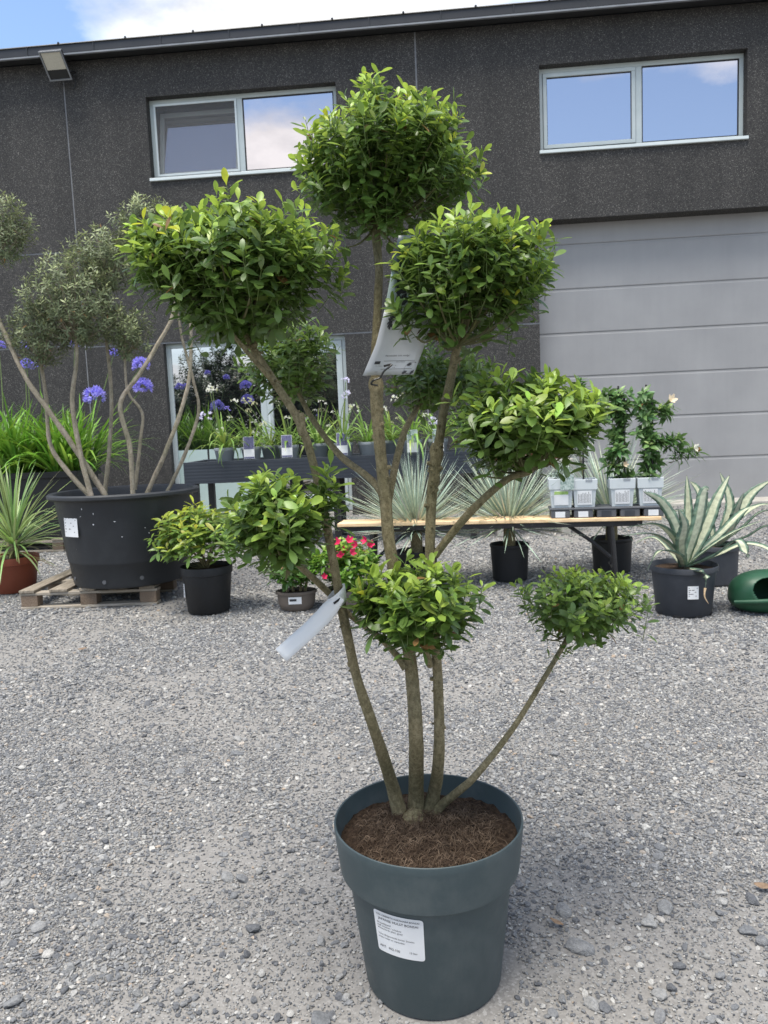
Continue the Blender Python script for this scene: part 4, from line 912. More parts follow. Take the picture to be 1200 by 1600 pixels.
# olive in the big tub -----------------------------------------------
TB = Vector((hitz(190, 922, .145).x - .06, hitz(190, 922, .145).y + .42, .1465))
ol = thing('olive_tree', 'many-stemmed olive with grey-green clipped balls in large black tub', 'potted tree', TB)
hT = .70; RTp, RBt = .56, .415
def tr_(z): return RBt + (RTp - .05 - RBt) * z / (hT - .05)
prof = [(RBt - .05, .02), (RBt - .02, .002), (RBt, .012), (RBt + .006, .03), (tr_(.18), .18), (tr_(.185) + .004, .185), (tr_(.20) + .004, .20), (tr_(hT - .06), hT - .06), (RTp - .045, hT - .045), (RTp - .012, hT - .042), (RTp, hT - .03), (RTp, hT - .012), (RTp - .015, hT), (RTp - .045, hT - .006), (RTp - .06, hT - .03), (RTp - .08, hT - .15)]
tub = MB().lathe(TB, prof, 72).build('tub', 'pot_tub', ol)
MB().lathe(TB + Z_ * (hT - .1), [(0, .02), (.2, .015), (RTp - .07, -.01)], 32).build('soil', 'soil', ol)
paper_label(tub, TB, tr_(.53), R(-133), R(-115), TB.z + .40, TB.z + .545)
for a_, z_ in ((-98, .06), (-62, .075), (-140, .07)):
    c_ = TB + Vector((math.cos(R(a_)) * tr_(z_), math.sin(R(a_)) * tr_(z_), z_)); MB().tube([c_ - Vector((math.cos(R(a_)), math.sin(R(a_)), 0)) * .01, c_ + Vector((math.cos(R(a_)), math.sin(R(a_)), 0)) * .006], [.017, .015], 10, 1).build('drain_plug', 'tray', tub)
sc_m = MB(); rs = random.Random(8)
for k in range(12):
    a_ = R(rs.uniform(-125, -50)); z_ = rs.uniform(.2, .62); w_ = rs.uniform(.003, .010); r_ = tr_(z_) + .002
    c_ = TB + Vector((math.cos(a_) * r_, math.sin(a_) * r_, z_)); tn = Vector((-math.sin(a_), math.cos(a_), 0)); h_ = rs.uniform(.002, .008)
    sc_m.add([c_ - tn * w_ + Z_ * h_ * .3, c_ - Z_ * h_, c_ + tn * w_, c_ + Z_ * h_], [(0, 1, 2, 3)])
sc_m.build('scuff_marks', 'paper', tub, kind='stuff')
OY = TB.y
def O(x, y, d=0.0): return atY(x, y, OY + d)
olst = [
    ([(165, 775, .05), (120, 705, .0), (75, 640, -.05), (40, 590, -.1), (12, 530, -.12), (-15, 460, -.12), (-5, 400, -.1)], .030),
    ([(140, 775, .1), (102, 732, .1), (78, 692, .1), (72, 620, .08), (62, 555, .05), (62, 520, .05)], .026),
    ([(142, 775, -.02), (124, 700, -.02), (113, 625, -.03), (120, 555, -.05), (115, 480, -.05)], .028),
    ([(163, 775, .15), (171, 700, .15), (174, 620, .15), (168, 545, .15), (160, 470, .17), (165, 400, .2)], .023),
    ([(208, 775, .0), (203, 700, .0), (188, 632, .0), (214, 590, .0), (245, 540, .03), (272, 480, .05), (250, 400, .1), (230, 350, .12)], .026),
    ([(211, 765, .08), (219, 690, .1), (222, 645, .1), (200, 612, .1), (195, 560, .1), (195, 520, .1)], .018),
    ([(228, 775, .12), (262, 698, .12), (288, 625, .1), (298, 570, .1), (298, 500, .1), (300, 420, .1)], .024),
    ([(258, 775, .2), (288, 712, .2), (310, 645, .18), (303, 598, .15), (285, 530, .15), (275, 470, .1)], .020)]
for pts, r_ in olst:
    P_ = [O(*p) for p in pts]; n_ = len(P_)
    MB().tube(P_, [.66 * r_ * (1.15 - .5 * i / (n_ - 1)) for i in range(n_)], 10, 6, .3).build('stem', 'olive_bark', ol)
obl = [((-2, 360), 56, 62, -.12), ((112, 475), 84, 78, -.05), ((62, 525), 58, 58, .0), ((163, 405), 62, 55, .2), ((196, 520), 46, 44, .12), ((232, 350), 55, 45, .12), ((300, 390), 70, 60, .1)]
for k, (c_, rx, rz, d_) in enumerate(obl):
    lv = Leaves(); tw = MB(); C_ = O(c_[0], c_[1], d_); s_ = (OY + d_) / F
    rx *= .86; rz *= .86; pad(lv, tw, C_, (rx * s_, rx * s_ * .95, rz * s_), C_ - Z_ * rz * s_ * .8, int(380 * (rx / 60) ** 2), .046, (.38, .43, .20), (.15, .185, .095), ('olive',), shoot=(.06, .13), nleaf=(9, 14), wl=.27, zmin=-.8, up=.15, yellow=0, seed=40 + k, inner=.32, lump=.17, young_p=.7)
    lv.emit(ol, 'olive_leaf', 0); tw.build('twigs', 'olive_bark', ol, kind='stuff')

# dracaena in terracotta pot ------------------------------------------
DC = Vector((hitz(8, 930).x, hitz(8, 930).y + .17, 0))
dr_ = thing('spiky_palm', 'spiky narrow-leaved palm in a terracotta plastic pot', 'potted plant', DC)
pot_round(dr_, DC, .215, .165, .30, .06, .014, 'pot_terracotta')
MB().tube([DC + Z_ * .26, DC + Z_ * .36 + X_ * .02, DC + Z_ * .44 + X_ * .03], [.05, .055, .04], 10, 4, .5).build('trunk', 'bark', dr_)
lv = Leaves(); cl = [(.26, .35, .13), (.34, .43, .19), (.17, .28, .085)]
for z_, n_, ln in ((.44, 70, (4, 60)), (.38, 60, (45, 92)), (.33, 22, (75, 108))): clump(lv, DC + Z_ * z_ + X_ * .03, n_, .66 if z_ > .34 else .42, .016, cl if z_ > .34 else cl + [(.34, .30, .14)], ln, .03, ('strap0', 'strap0', 'strap1'))
lv.emit(dr_, 'strap_leaf', 152, 'foliage', dr_)

# blue agapanthus in black planter on a second pallet -------------------
AP = hitz(62, 862)
pallet('pale wooden pallet under the long black planter by the wall', AP + Vector((-1.45, 0, 0)), R(-2), 1.75, .8, 6, None)
AC = AP + Vector((-.5, .42, .146))
ag = thing('agapanthus_planter', 'dense green agapanthus with blue flower heads in long black planter', 'potted plant', AC)
pb = MB()
for (x0, x1, y0, y1) in ((-.95, .95, -.36, -.33), (-.95, .95, .33, .36), (-.95, -.92, -.33, .33), (.92, .95, -.33, .33)): pb.obox(AC, X_, Y_, Z_, x0, x1, y0, y1, .002, .74)
pb.obox(AC, X_, Y_, Z_, -.92, .92, -.33, .33, .003, .05)
pln = pb.build('planter', 'pot_black', ag, smooth=False, bevel=.008)
for (x0, x1, y0, y1) in ((-.98, .98, -.39, -.361), (-.98, .98, .361, .39), (-.98, -.951, -.361, .361), (.951, .98, -.361, .361)): MB().obox(AC, X_, Y_, Z_, x0, x1, y0, y1, .68, .755).build('planter_rim', 'pot_black', pln, bevel=.008)
MB().obox(AC, X_, Y_, Z_, -.919, .919, -.329, .329, .6, .69).build('soil', 'soil', ag)
lv = Leaves()
for k in range(26):
    c_ = AC + Vector((random.uniform(-.85, .95), random.uniform(-.25, .25), .68))
    clump(lv, c_, 30, .92, .034, [(.14, .30, .032), (.20, .39, .055), (.09, .21, .025)], (3, 55), .05, ('strap0', 'strap1', 'strap1', 'strap2'))
lv.emit(ag, 'strap_leaf', 260, 'foliage')
for k, (x, y, r_) in enumerate(((148, 621, .125), (220, 572, .10), (223, 606, .11), (42, 572, .08), (60, 570, .06), (117, 538, .055), (37, 541, .06), (-2, 540, .07), (178, 553, .06))):
    p = atY(x, y, AC.y + (.0 if k in (0, 2) else random.uniform(-.15, .15))); b_ = AC + Vector((min(.85, max(-.85, (p.x - AC.x) * .75)), random.uniform(-.1, .1), .7))
    MB().tube([b_, (b_ + p) / 2 + Vector((.03, 0, .05)), p], [.008, .007, .005], 5, 5).build('flower_stalk', 'stalk', ag)
    lv = Leaves(); umbel(lv, p, r_, 70, (.36, .31, .74), (.48, .44, .80)); lv.emit(ag, 'petal', 0, 'flower_head')
# rusty shrub behind it
RS = wp(wall_uz(20, 640, .8)[0] - .2, .75, 0)
rsb = thing('reddish_shrub', 'reddish-brown leafy shrub against the wall behind the agapanthus', 'shrub', RS)
MB().tube([RS, RS + Vector((.03, 0, .6)), RS + Vector((0, 0, 1.1))], [.02, .015, .01], 6, 3).build('trunk', 'olive_bark', rsb)
lv = Leaves(); tw = MB(); pad(lv, tw, RS + Z_ * 1.15, (.5, .35, .42), RS + Z_ * .7, 150, .06, (.20, .11, .04), (.10, .09, .03), ('lance',), seed=60, yellow=0); lv.emit(rsb, 'leaf', 0); tw.build('twigs', 'twig', rsb, kind='stuff')

# yellow-green shrub in black pot -------------------------------------
SC = Vector((hitz(320, 962).x, hitz(320, 962).y + .14, 0))
shb = thing('potted_shrub', 'yellow-green leafy shrub in plain black pot beside the pallet', 'potted plant', SC)
p_ = pot_round(shb, SC, .182, .145, .33, .055, .010, 'pot_black'); paper_label(p_, SC, .1645, R(-162), R(-146), .12, .22)
for k in range(6):
    a_ = k * 1.05; MB().tube([SC + Z_ * .3, SC + Vector((math.cos(a_) * .08, math.sin(a_) * .06, .42)), SC + Vector((math.cos(a_) * .18, math.sin(a_) * .12, .52))], [.01, .008, .005], 6, 4).build('stem', 'bark', shb)
lv = Leaves(); tw = MB(); pad(lv, tw, SC + Vector((-.0, 0, .52)), (.34, .26, .22), SC + Z_ * .3, 150, .085, (.40, .46, .055), (.12, .21, .045), ('ilex', 'lance', 'ilex2'), shoot=(.07, .11), nleaf=(8, 11), wl=.34, zmin=-.5, yellow=.05, seed=21, young_p=.95); lv.emit(shb, 'leaf', 140); tw.build('twigs', 'twig', shb, kind='stuff')

# small bonsai in oval taupe pot ---------------------------------------
BC = Vector((hitz(462, 957).x, hitz(462, 957).y + .10, 0))
bon = thing('bonsai_plant', 'small dark-leaved plant in oval taupe bowl with white sticker', 'potted plant', BC)
bp = MB().lathe(BC, [(.08, .012), (.095, .0), (.11, .008), (.128, .05), (.134, .115), (.144, .118), (.146, .135), (.138, .138), (.13, .12), (.12, .06)], 40, 1.0, .72).build('bowl', 'pot_taupe', bon)
MB().lathe(BC + Z_ * .118, [(0, .012), (.07, .01), (.128, 0)], 24, 1, .72).build('soil', 'soil', bon)
st = MB().obox(BC + Vector((-.0, -.0985, .082)), X_, -Y_, Z_, -.045, .045, .0, .003, -.024, .024).build('label_sticker', 'paper', bp)
MB().obox(BC + Vector((-.0, -.1018, .082)), X_, -Y_, Z_, -.038, .01, .0, .0006, -.004, .012).build('printed_block', 'ink', st)
for dx_ in (-.06, -.02, .03, .06): MB().tube([BC + Vector((dx_, 0, .12)), BC + Vector((dx_ * 1.3, 0, .2)), BC + Vector((dx_ * 1.8, .02, .3))], [.012, .01, .007], 6, 4, .2).build('stem', 'bark', bon)
lv = Leaves(); tw = MB(); pad(lv, tw, BC + Vector((0, 0, .30)), (.19, .15, .14), BC + Z_ * .15, 85, .065, (.17, .30, .06), (.07, .15, .03), ('lance', 'ilex'), wl=.42, zmin=-.5, yellow=0, seed=22); lv.emit(bon, 'leaf', 60); tw.build('twigs', 'twig', bon, kind='stuff')
# red mandevilla --------------------------------------------------------
RC = Vector((hitz(545, 957).x, hitz(545, 957).y + .12, 0))
red = thing('red_mandevilla', 'light green bushy plant with red trumpet flowers in taupe bowl', 'potted plant', RC)
MB().lathe(RC, [(.08, .012), (.1, .0), (.112, .008), (.13, .05), (.146, .125), (.156, .128), (.158, .145), (.15, .148), (.142, .13), (.13, .06)], 40).build('bowl', 'pot_taupe', red)
MB().lathe(RC + Z_ * .125, [(0, .012), (.07, .01), (.138, 0)], 24).build('soil', 'soil', red)
lv = Leaves(); tw = MB(); pad(lv, tw, RC + Vector((-.02, 0, .30)), (.21, .18, .17), RC + Z_ * .13, 130, .062, (.28, .42, .06), (.12, .25, .035), ('lance', 'ilex'), wl=.45, zmin=-.6, yellow=0, seed=23); lv.emit(red, 'leaf', 80); tw.build('twigs', 'twig', red, kind='stuff')
def trumpet(par, p, d, r, col):
    lv = Leaves(); d = nrm(np.array(d)); pe = nrm(np.cross(d, rv())); pf = np.cross(d, pe)
    for j in range(5):
        ra = pe * math.cos(j * 1.2566) + pf * math.sin(j * 1.2566); lv.add(np.array(p), d * .6 + ra, d, r, r * .58, np.array(col) * random.uniform(.8, 1.15), 'petal')
    o = lv.emit(par, 'petal', 0, 'flower'); o['kind'] = ''; del o['kind']
    MB().tube([Vector(p) - Vector(d) * r * 1.4, Vector(p)], [r * .12, r * .3], 6, 1).build('flower_tube', 'stalk', o)
RED = (.72, .04, .13)
for x, y in ((528, 848), (538, 862), (558, 852), (573, 845), (531, 868), (520, 858), (548, 864), (578, 852), (586, 893), (506, 902), (545, 845)):
    p = atY(x, y, RC.y - .17 + random.uniform(0, .1)); trumpet(red, p, (random.gauss(0, .5), -.8, .5), .040 if y < 880 else .03, RED)

# yuccas behind the bench ---------------------------------------------
def yucca(label, x, y, back, rt, rb, h, ph, n, ll, group):
    c = Vector((hitz(x, y).x, hitz(x, y).y + back, 0)); yu = thing('yucca', label, 'potted plant', c, group)
    pot_round(yu, c, rt, rb, h, .025, .006, 'pot_black'); MB().tube([c + Z_ * (h - .05), c + Z_ * ph], [.05, .045], 10, 1).build('trunk', 'bark', yu)
    lv = Leaves()
    for k in range(n):
        d = nrm(rv()); d[2] = d[2] if d[2] > -.06 else abs(d[2])
        z = np.array((0, 0, 1.0)); cc = np.array(random.choice(((.34, .42, .34), (.42, .49, .38), (.27, .35, .28), (.48, .52, .38)))) * random.uniform(.8, 1.2)
        p = np.array(c + Z_ * ph) + d * .03; lv.add(p, d + rv(.05), z + rv(.3), ll * random.uniform(.75, 1.12), .0125, cc, random.choice(('spike', 'spike', 'spike1')), float(np.dot(d, nrm(np.array(CP) - p))) + .6 * abs(d[0]) + random.random() * .7)
    lv.emit(yu, 'yucca_leaf', 110, 'foliage'); return yu
YG_ = 'blue-green yuccas behind the bench'
yucca('blue-green yucca in black pot standing behind the small red-flowered plant', 655, 918, .16, .165, .145, .27, .42, 460, .62, YG_)
yucca('blue-green yucca in black pot under the middle of the wooden bench', 803, 912, .17, .155, .135, .29, .42, 460, .62, YG_)
yucca('blue-green yucca in black pot behind the bench leg and the tray of pots', 968, 900, .20, .165, .145, .28, .43, 420, .70, YG_)

# bench ----------------------------------------------------------------
BA, BB = hitz(527, 824, .5), hitz(1034, 813, .5); be = (BB - BA); bl_ = be.length; be.normalize(); bk = Vector((-be.y, be.x, 0)); BO = Vector((BA.x, BA.y, 0))
bench = thing('bench', 'long folding bench with pale wood top and black steel legs', 'bench', BO + be * bl_ / 2 + bk * .12)
MB().obox(BO, be, bk, Z_, 0, bl_, 0, .118, .50, .528).build('seat_plank', 'bench_wood', bench, bevel=.005)
MB().obox(BO, be, bk, Z_, 0, bl_, .121, .24, .50, .528).build('seat_plank', 'bench_wood', bench, bevel=.005)
MB().obox(BO, be, bk, Z_, .02, bl_ - .13, .012, .042, .462, .499).obox(BO, be, bk, Z_, .02, bl_ - .13, .2, .23, .462, .499).build('side_rail', 'black_steel', bench, smooth=False, bevel=.003)
for x_, sg in ((.26, 1), (bl_ - .34, -1)):
    for y_, xo in ((.03, 0.0), (.21, .0)):
        MB().tube([BO + be * (x_ + xo) + bk * y_ + Z_ * .462, BO + be * (x_ - sg * .03) + bk * (y_ + (.03 if y_ > .1 else -.03)) + Z_ * .0], .0165, 8, 1).build('leg', 'black_steel', bench)
    MB().tube([BO + be * (x_ - sg * .01) + bk * .02 + Z_ * .16, BO + be * (x_ - sg * .01) + bk * .22 + Z_ * .16], .013, 8, 1).build('cross_bar', 'black_steel', bench)
    MB().tube([BO + be * (x_ + sg * .30) + bk * .12 + Z_ * .46, BO + be * (x_ + sg * .13) + bk * .12 + Z_ * .34, BO + be * (x_ - sg * .0) + bk * .12 + Z_ * .22], .014, 8, 1).build('strut', 'black_steel', bench)
    MB().tube([BO + be * (x_ - sg * .005) + bk * .12 + Z_ * .22, BO + be * (x_ - sg * .01) + bk * .12 + Z_ * .16], .014, 8, 1).build('strut_foot', 'black_steel', bench)
# nursery tray with square pots --------------------------------------
t0 = (hitz(858, 808, .53) - BO).dot(be); t1 = (hitz(1034, 803, .53) - BO).dot(be); TZ = .529
TO = BO + be * t0 + bk * .006; tl = t1 - t0
tray = thing('nursery_tray', 'dark grey slotted nursery tray on the end of the bench', 'tray', TO + be * tl / 2 + bk * .11 + Z_ * TZ)
tm = MB(); tm.obox(TO, be, bk, Z_, 0, tl, 0, .225, TZ + .058, TZ + .072)
tm.build('tray_top', 'tray', tray, bevel=.004)
for k in range(5):
    x_ = .01 + k * (tl - .155) / 4
    for y_ in (.004, .118):
        cell = MB().obox(TO, be, bk, Z_, x_, x_ + .135, y_, y_ + .1, TZ + .0005, TZ + .057).build('tray_cell', 'tray', tray, bevel=.006)
        if y_ < .01: MB().obox(TO, be, bk, Z_, x_ + .03, x_ + .1, y_ - .0025, y_ - .0005, TZ + .006, TZ + .048).build('cell_window', 'paper' if k in (0, 1, 4) else 'pot_charcoal', cell)
PZ = TZ + .073
def square_pot(label, x, dp, w_, h_, kind):
    c = TO + be * ((hitz(x, 793, PZ) - TO).dot(be)) + bk * dp + Z_ * PZ; sp = thing('square_pot_plant', label, 'potted plant', c)
    def ring(z, hw): return [c + be * (a * hw) + bk * (b2 * hw) + Z_ * z for a, b2 in ((-1, -1), (1, -1), (1, 1), (-1, 1))]
    levels = [(.0, .40), (.62, .46), (.63, .50), (.98, .515), (1.0, .505), (.99, .48), (.6, .44), (.3, .40)]
    vs_ = []; [vs_.extend(ring(z * h_, hw * w_)) for z, hw in levels]
    mb = MB().add(vs_, [(i * 4 + k, i * 4 + (k + 1) % 4, (i + 1) * 4 + (k + 1) % 4, (i + 1) * 4 + k) for i in range(len(levels) - 1) for k in range(4)] + [(3, 2, 1, 0)]); pt = mb.build('pot', 'pot_grey', sp, smooth=False, bevel=.003)
    MB().obox(c, be, bk, Z_, -.43 * w_, .43 * w_, -.43 * w_, .43 * w_, h_ * .5, h_ * .88).build('soil', 'soil', sp)
    MB().obox(c, be, bk, Z_, .03 * w_, .3 * w_, -.522 * w_, -.508 * w_, h_ * .9, h_ * .99).build('rim_notch', 'pot_slate', pt)
    tlt = .06; ez = (Z_ - bk * tlt).normalized()
    st = MB().obox(c - bk * (.427 * w_) + Z_ * h_ * .1, be, -bk, ez, -.3 * w_, .28 * w_, .003, .005, 0, h_ * .5).build('label_sticker', 'paper', pt)
    if kind != 'succulent':
        ln = MB()
        for k in range(9): ln.obox(c - bk * (.427 * w_) + Z_ * h_ * .1, be, -bk, ez, (-.26 + .058 * k) * w_, (-.245 + .058 * k) * w_, .0052, .006, h_ * .06, h_ * random.uniform(.36, .46))
        ln.build('printed_lines', 'ink', st, kind='stuff')
    else:
        MB().obox(c - bk * (.427 * w_) + Z_ * h_ * .1, be, -bk, ez, -.29 * w_, .27 * w_, .0052, .006, h_ * .36, h_ * .47).build('printed_band', 'card_green', st)
        MB().obox(c - bk * (.5 * w_), be, -bk, Z_, -.05 * w_, .5 * w_, .012, .016, h_ * .62, h_ * 1.12).build('picture_card', 'card_scene', pt)
    return sp, c, h_
def stake(sp, c, h_, top, dx_=0.0): MB().tube([c + Z_ * h_ * .6 + be * dx_, c + Z_ * top + be * dx_], .007, 6, 1).build('stake', 'wire', sp)
W4 = .175
sp, c, h_ = square_pot('pale grey square pot with green label band and silvery succulent', 877, .1, W4, .215, 'succulent')
lv = Leaves(); tw = MB(); pad(lv, tw, c + Z_ * .24, (.07, .07, .07), c + Z_ * .16, 40, .03, (.5, .55, .5), (.28, .36, .3), ('ilex',), seed=31, yellow=0, shoot=(.02, .04)); lv.emit(sp, 'olive_leaf', 0); tw.build('twigs', 'twig', sp, kind='stuff')
sp, c, h_ = square_pot('pale grey square pot with one bare black stake', 914, .1, W4, .205, 'stake'); stake(sp, c, h_, .75)
lv = Leaves(); tw = MB(); pad(lv, tw, c + Z_ * .72, (.10, .08, .2), c + Z_ * .2, 30, .07, (.2, .34, .09), (.085, .18, .05), ('lance',), seed=32, yellow=0, wl=.4, zmin=-.9); lv.emit(sp, 'leaf', 20); tw.build('twigs', 'twig', sp, kind='stuff')
JG = 'climbing plants on stakes in the tray'
def climber(label, x, seed, arm):
    sp, c, h_ = square_pot(label, x, .1, W4, .205, 'climber'); stake(sp, c, h_, .86, -.012); stake(sp, c, h_, .78, .028); lv = Leaves(); tw = MB()
    vine = MB(); vine.tube([c + Z_ * .15 + Vector((.03 * math.cos(k * .9), .03 * math.sin(k * .9), k * .05)) for k in range(14)], .0035, 5, 3); vine.build('vine', 'twig', sp)
    for k in range(9): pad(lv, tw, c + Vector((random.gauss(0, .035), random.gauss(0, .03), .22 + .07 * k)), (.06, .05, .05), c + Z_ * (.18 + .07 * k), 5, .078, (.28, .42, .14), (.11, .21, .07), ('lance',), seed=seed + k, yellow=0, wl=.42, zmin=-.9, up=.1)
    for k, (ax_, az_) in enumerate(arm): pad(lv, tw, c + be * ax_ + Z_ * az_, (.07, .05, .045), c + be * ax_ * .5 + Z_ * (az_ - .06), 7, .075, (.28, .42, .14), (.11, .21, .07), ('lance',), seed=seed + 20 + k, yellow=0, wl=.42, zmin=-.9, up=.1)
    lv.emit(sp, 'leaf', 70); tw.build('twigs', 'twig', sp, kind='stuff'); return sp, c
sp, c = climber('square pot of dark climbing vine without side shoot, beside the agave end of tray', 975, 300, ((-.06, .80), (-.05, .68)))
trumpet(sp, c + Vector((.0, -.09, .30)), (.2, -1, .3), .03, (.75, .62, .45))
sp, c = climber('square pot of dark climbing vine with arching side shoot and pale blossoms', 1021, 340, ((.10, .48), (.20, .44), (.28, .36), (.13, .68)))
trumpet(sp, c + be * .13 + Vector((0, -.06, .74)), (.3, -1, .5), .05, (.85, .72, .52)); trumpet(sp, c + be * .29 + Vector((0, -.06, .40)), (.5, -1, .2), .04, (.88, .85, .75))

# agaves ----------------------------------------------------------------
def agave_leaf(par, P, wd, up_hint, seed):
    rs_ = random.Random(seed); n = 30; P = [Vector(p) for p in P]; q = []
    for i in range(n + 1):
        t_ = i / n * (len(P) - 1); k = min(int(t_), len(P) - 2); u_ = t_ - k; p0, p1, p2, p3 = P[max(k - 1, 0)], P[k], P[k + 1], P[min(k + 2, len(P) - 1)]
        q.append(.5 * ((2 * p1) + (p2 - p0) * u_ + (2 * p0 - 5 * p1 + 4 * p2 - p3) * u_ * u_ + (3 * p1 - p0 - 3 * p2 + p3) * u_ ** 3))
    V = []; C = []; T_ = []; sec = [(-1, .34), (-.58, .11), (-.42, .06), (0, 0), (.42, .06), (.58, .11), (1, .34), (.56, .01), (.40, -.06), (-.40, -.06), (-.56, .01)]; m_ = len(sec)
    for i in range(n + 1):
        t_ = i / n; d = (q[min(i + 1, n)] - q[max(i - 1, 0)]).normalized(); s_ = d.cross(up_hint); s_.normalize(); nn = s_.cross(d)
        w_ = wd * .5 * (.62 + .38 * math.sin(min(1, t_ / .4) * 1.57)) * (1 if t_ < .45 else max(.015, (1 - ((t_ - .45) / .55) ** 1.7)))
        jg = 1 + (.09 if i % 3 == 0 else -.02) * (1 if t_ < .93 else 0)
        for x, z in sec:
            edge = abs(x) == 1; V.append(q[i] + s_ * (w_ * x * (jg if edge else 1)) + nn * (w_ * z * (1 - .4 * t_)))
            if t_ > .975: c = (.06, .03, .02)
            elif abs(x) > .55: c = (.10, .165, .12) if abs(x) == 1 or (i * 7 + seed) % 5 else (.2, .27, .18)
            else: c = (.48, .50, .35) if z >= 0 else (.41, .44, .33)
            C.append(np.array(c) * rs_.uniform(.92, 1.08))
    for i in range(n):
        for k in range(m_):
            a_, b_, c_, d_ = i * m_ + k, i * m_ + (k + 1) % m_, (i + 1) * m_ + (k + 1) % m_, (i + 1) * m_ + k; T_ += [(a_, b_, c_), (a_, c_, d_)]
    o_ = origin(par); me = np_mesh('leaf', np.array([tuple(v - o_) for v in V]), np.array(T_), np.array(C)); return finish('leaf', me, 'agave', par)
def agave(label, cx, cy, dpt, leaves, rt, rb, h, sticker):
    c = Vector((hitz(cx, cy).x, hitz(cx, cy).y + dpt, 0)); agv = thing('agave', label, 'potted plant', c, None)
    p_ = pot_round(agv, c, rt, rb, h, .035, .014, 'pot_charcoal')
    if sticker: paper_label(p_, c, rb + (rt - .014 - rb) * .75 + .001, R(-104), R(-84), h * .40, h * .66)
    for k in range(8):
        a_ = k * .785 + .2; MB().obox(c + Vector((math.cos(a_), math.sin(a_), 0)) * (rb + .0015), Vector((-math.sin(a_), math.cos(a_), 0)), Vector((math.cos(a_), math.sin(a_), 0)), Z_, -.022, .022, -.006, .0005, .002, .016).build('drain_slot', 'rubber', p_)
    for k, (pts, w_) in enumerate(leaves):
        P_ = [c + Z_ * (h - .03)] + [atY(x, y, c.y + d_) for x, y, d_ in pts]; dv = (P_[-1] - P_[0]).normalized()
        ct = Vector((c.x, c.y, P_[0].z + .35)); mid = P_[len(P_) // 2]; hint = (ct - mid); hint = hint + Z_ * (.6 if abs(dv.z) < .6 else 0)
        if dv.z > .75: hint = Vector((-(dv.x) * .5, -1, .2)) if pts[-1][2] > -.05 else Vector((0, 1, .2))
        agave_leaf(agv, P_, w_ * .8, hint.normalized(), k + int(cx))
    return agv, c
av, ac = agave('cream-centred variegated agave in charcoal pot with white sticker', 1087, 968, .19, [
    ([(1075, 815, .05), (1073, 742, .08)], .085), ([(1100, 830, .04), (1120, 780, .06), (1140, 742, .08)], .10), ([(1090, 820, -.05), (1100, 770, -.06), (1108, 765, -.06)], .10),
    ([(1060, 830, -.02), (1035, 785, -.04), (1005, 768, -.06)], .085), ([(1058, 850, -.1), (1025, 820, -.18), (968, 827, -.2)], .09), ([(1055, 862, -.06), (1020, 835, -.12), (972, 838, -.2)], .085),
    ([(1060, 868, -.15), (1030, 862, -.22), (1010, 895, -.25)], .075), ([(1065, 850, -.18), (1070, 820, -.26), (1060, 795, -.3)], .09), ([(1110, 855, -.05), (1150, 830, -.08), (1195, 812, -.1)], .09),
    ([(1115, 870, -.12), (1150, 845, -.2), (1165, 862, -.25), (1170, 872, -.26)], .085), ([(1120, 868, .05), (1165, 850, .05), (1205, 862, .0), (1200, 895, -.02)], .085),
    ([(1090, 892, -.2), (1103, 900, -.245), (1102, 920, -.26)], .075), ([(1045, 860, .1), (1020, 840, .15), (990, 850, .2)], .08), ([(1120, 840, .12), (1160, 800, .2), (1180, 790, .25)], .085)], .205, .165, .31, True)
lvx = MB().tube([atY(1102, 919, ac.y - .26), atY(1101, 932, ac.y - .258), atY(1107, 943, ac.y - .255)], [.007, .004, .001], 6, 4, .3); lvx.build('dry_leaf_tip', 'bench_wood', av)
agave('second variegated agave in plain charcoal pot behind the watering can', 1133, 918, .17, [
    ([(1140, 790, .05), (1125, 738, .08)], .09), ([(1105, 800, .05), (1090, 765, .1), (1078, 752, .12)], .08), ([(1155, 800, .0), (1175, 770, .0), (1205, 750, .0)], .10),
    ([(1160, 825, -.05), (1190, 800, -.1), (1225, 800, -.12)], .09), ([(1165, 840, -.1), (1200, 822, -.16), (1240, 835, -.2)], .085), ([(1110, 830, .1), (1070, 800, .15), (1040, 800, .2)], .085), ([(1150, 815, .15), (1185, 790, .2), (1220, 790, .25)], .085), ([(1140, 830, -.15), (1150, 800, -.25), (1162, 770, -.3)], .09)], .175, .15, .29, False)

# watering can -----------------------------------------------------------
WCn = Vector((hitz(1215, 961).x, hitz(1215, 961).y + .12, 0))
can = thing('watering_can', 'dark green plastic watering can lying beside the agave pots', 'watering can', WCn)
cb = MB(); vs_ = []; fs_ = []; nu, nv = 160, 80; a_, b_, c_ = .235, .15, .132
for j in range(nv + 1):
    ph = math.pi * j / nv
    for i in range(nu):
        th = 2 * math.pi * i / nu; sx_, sy_, sz_ = math.sin(ph) * math.cos(th), math.sin(ph) * math.sin(th), math.cos(ph)
        pw = lambda v_, e_: math.copysign(abs(v_) ** e_, v_)
        zz = pw(sz_, .75) * c_; vs_.append(WCn + Vector((pw(sx_, .85) * a_ * (1 - .12 * sz_), pw(sy_, .8) * b_ * (1 - .1 * sz_), max(zz, -.125) + .126)))
for j in range(nv):
    for i in range(nu):
        q = [(j * nu + i), (j * nu + (i + 1) % nu), ((j + 1) * nu + (i + 1) % nu), ((j + 1) * nu + i)]; m_ = sum((vs_[k] for k in q), Vector()) / 4 - WCn
        if ((m_.x + .05) / .10) ** 2 + ((m_.z - .155) / .075) ** 2 < 1 and m_.y < .02: continue
        fs_.append(tuple(q[::-1]))
cb.add(vs_, fs_); cb.smooth = True; body = cb.build('body', 'can', can); md = body.modifiers.new('wall', 'SOLIDIFY'); md.thickness = .005
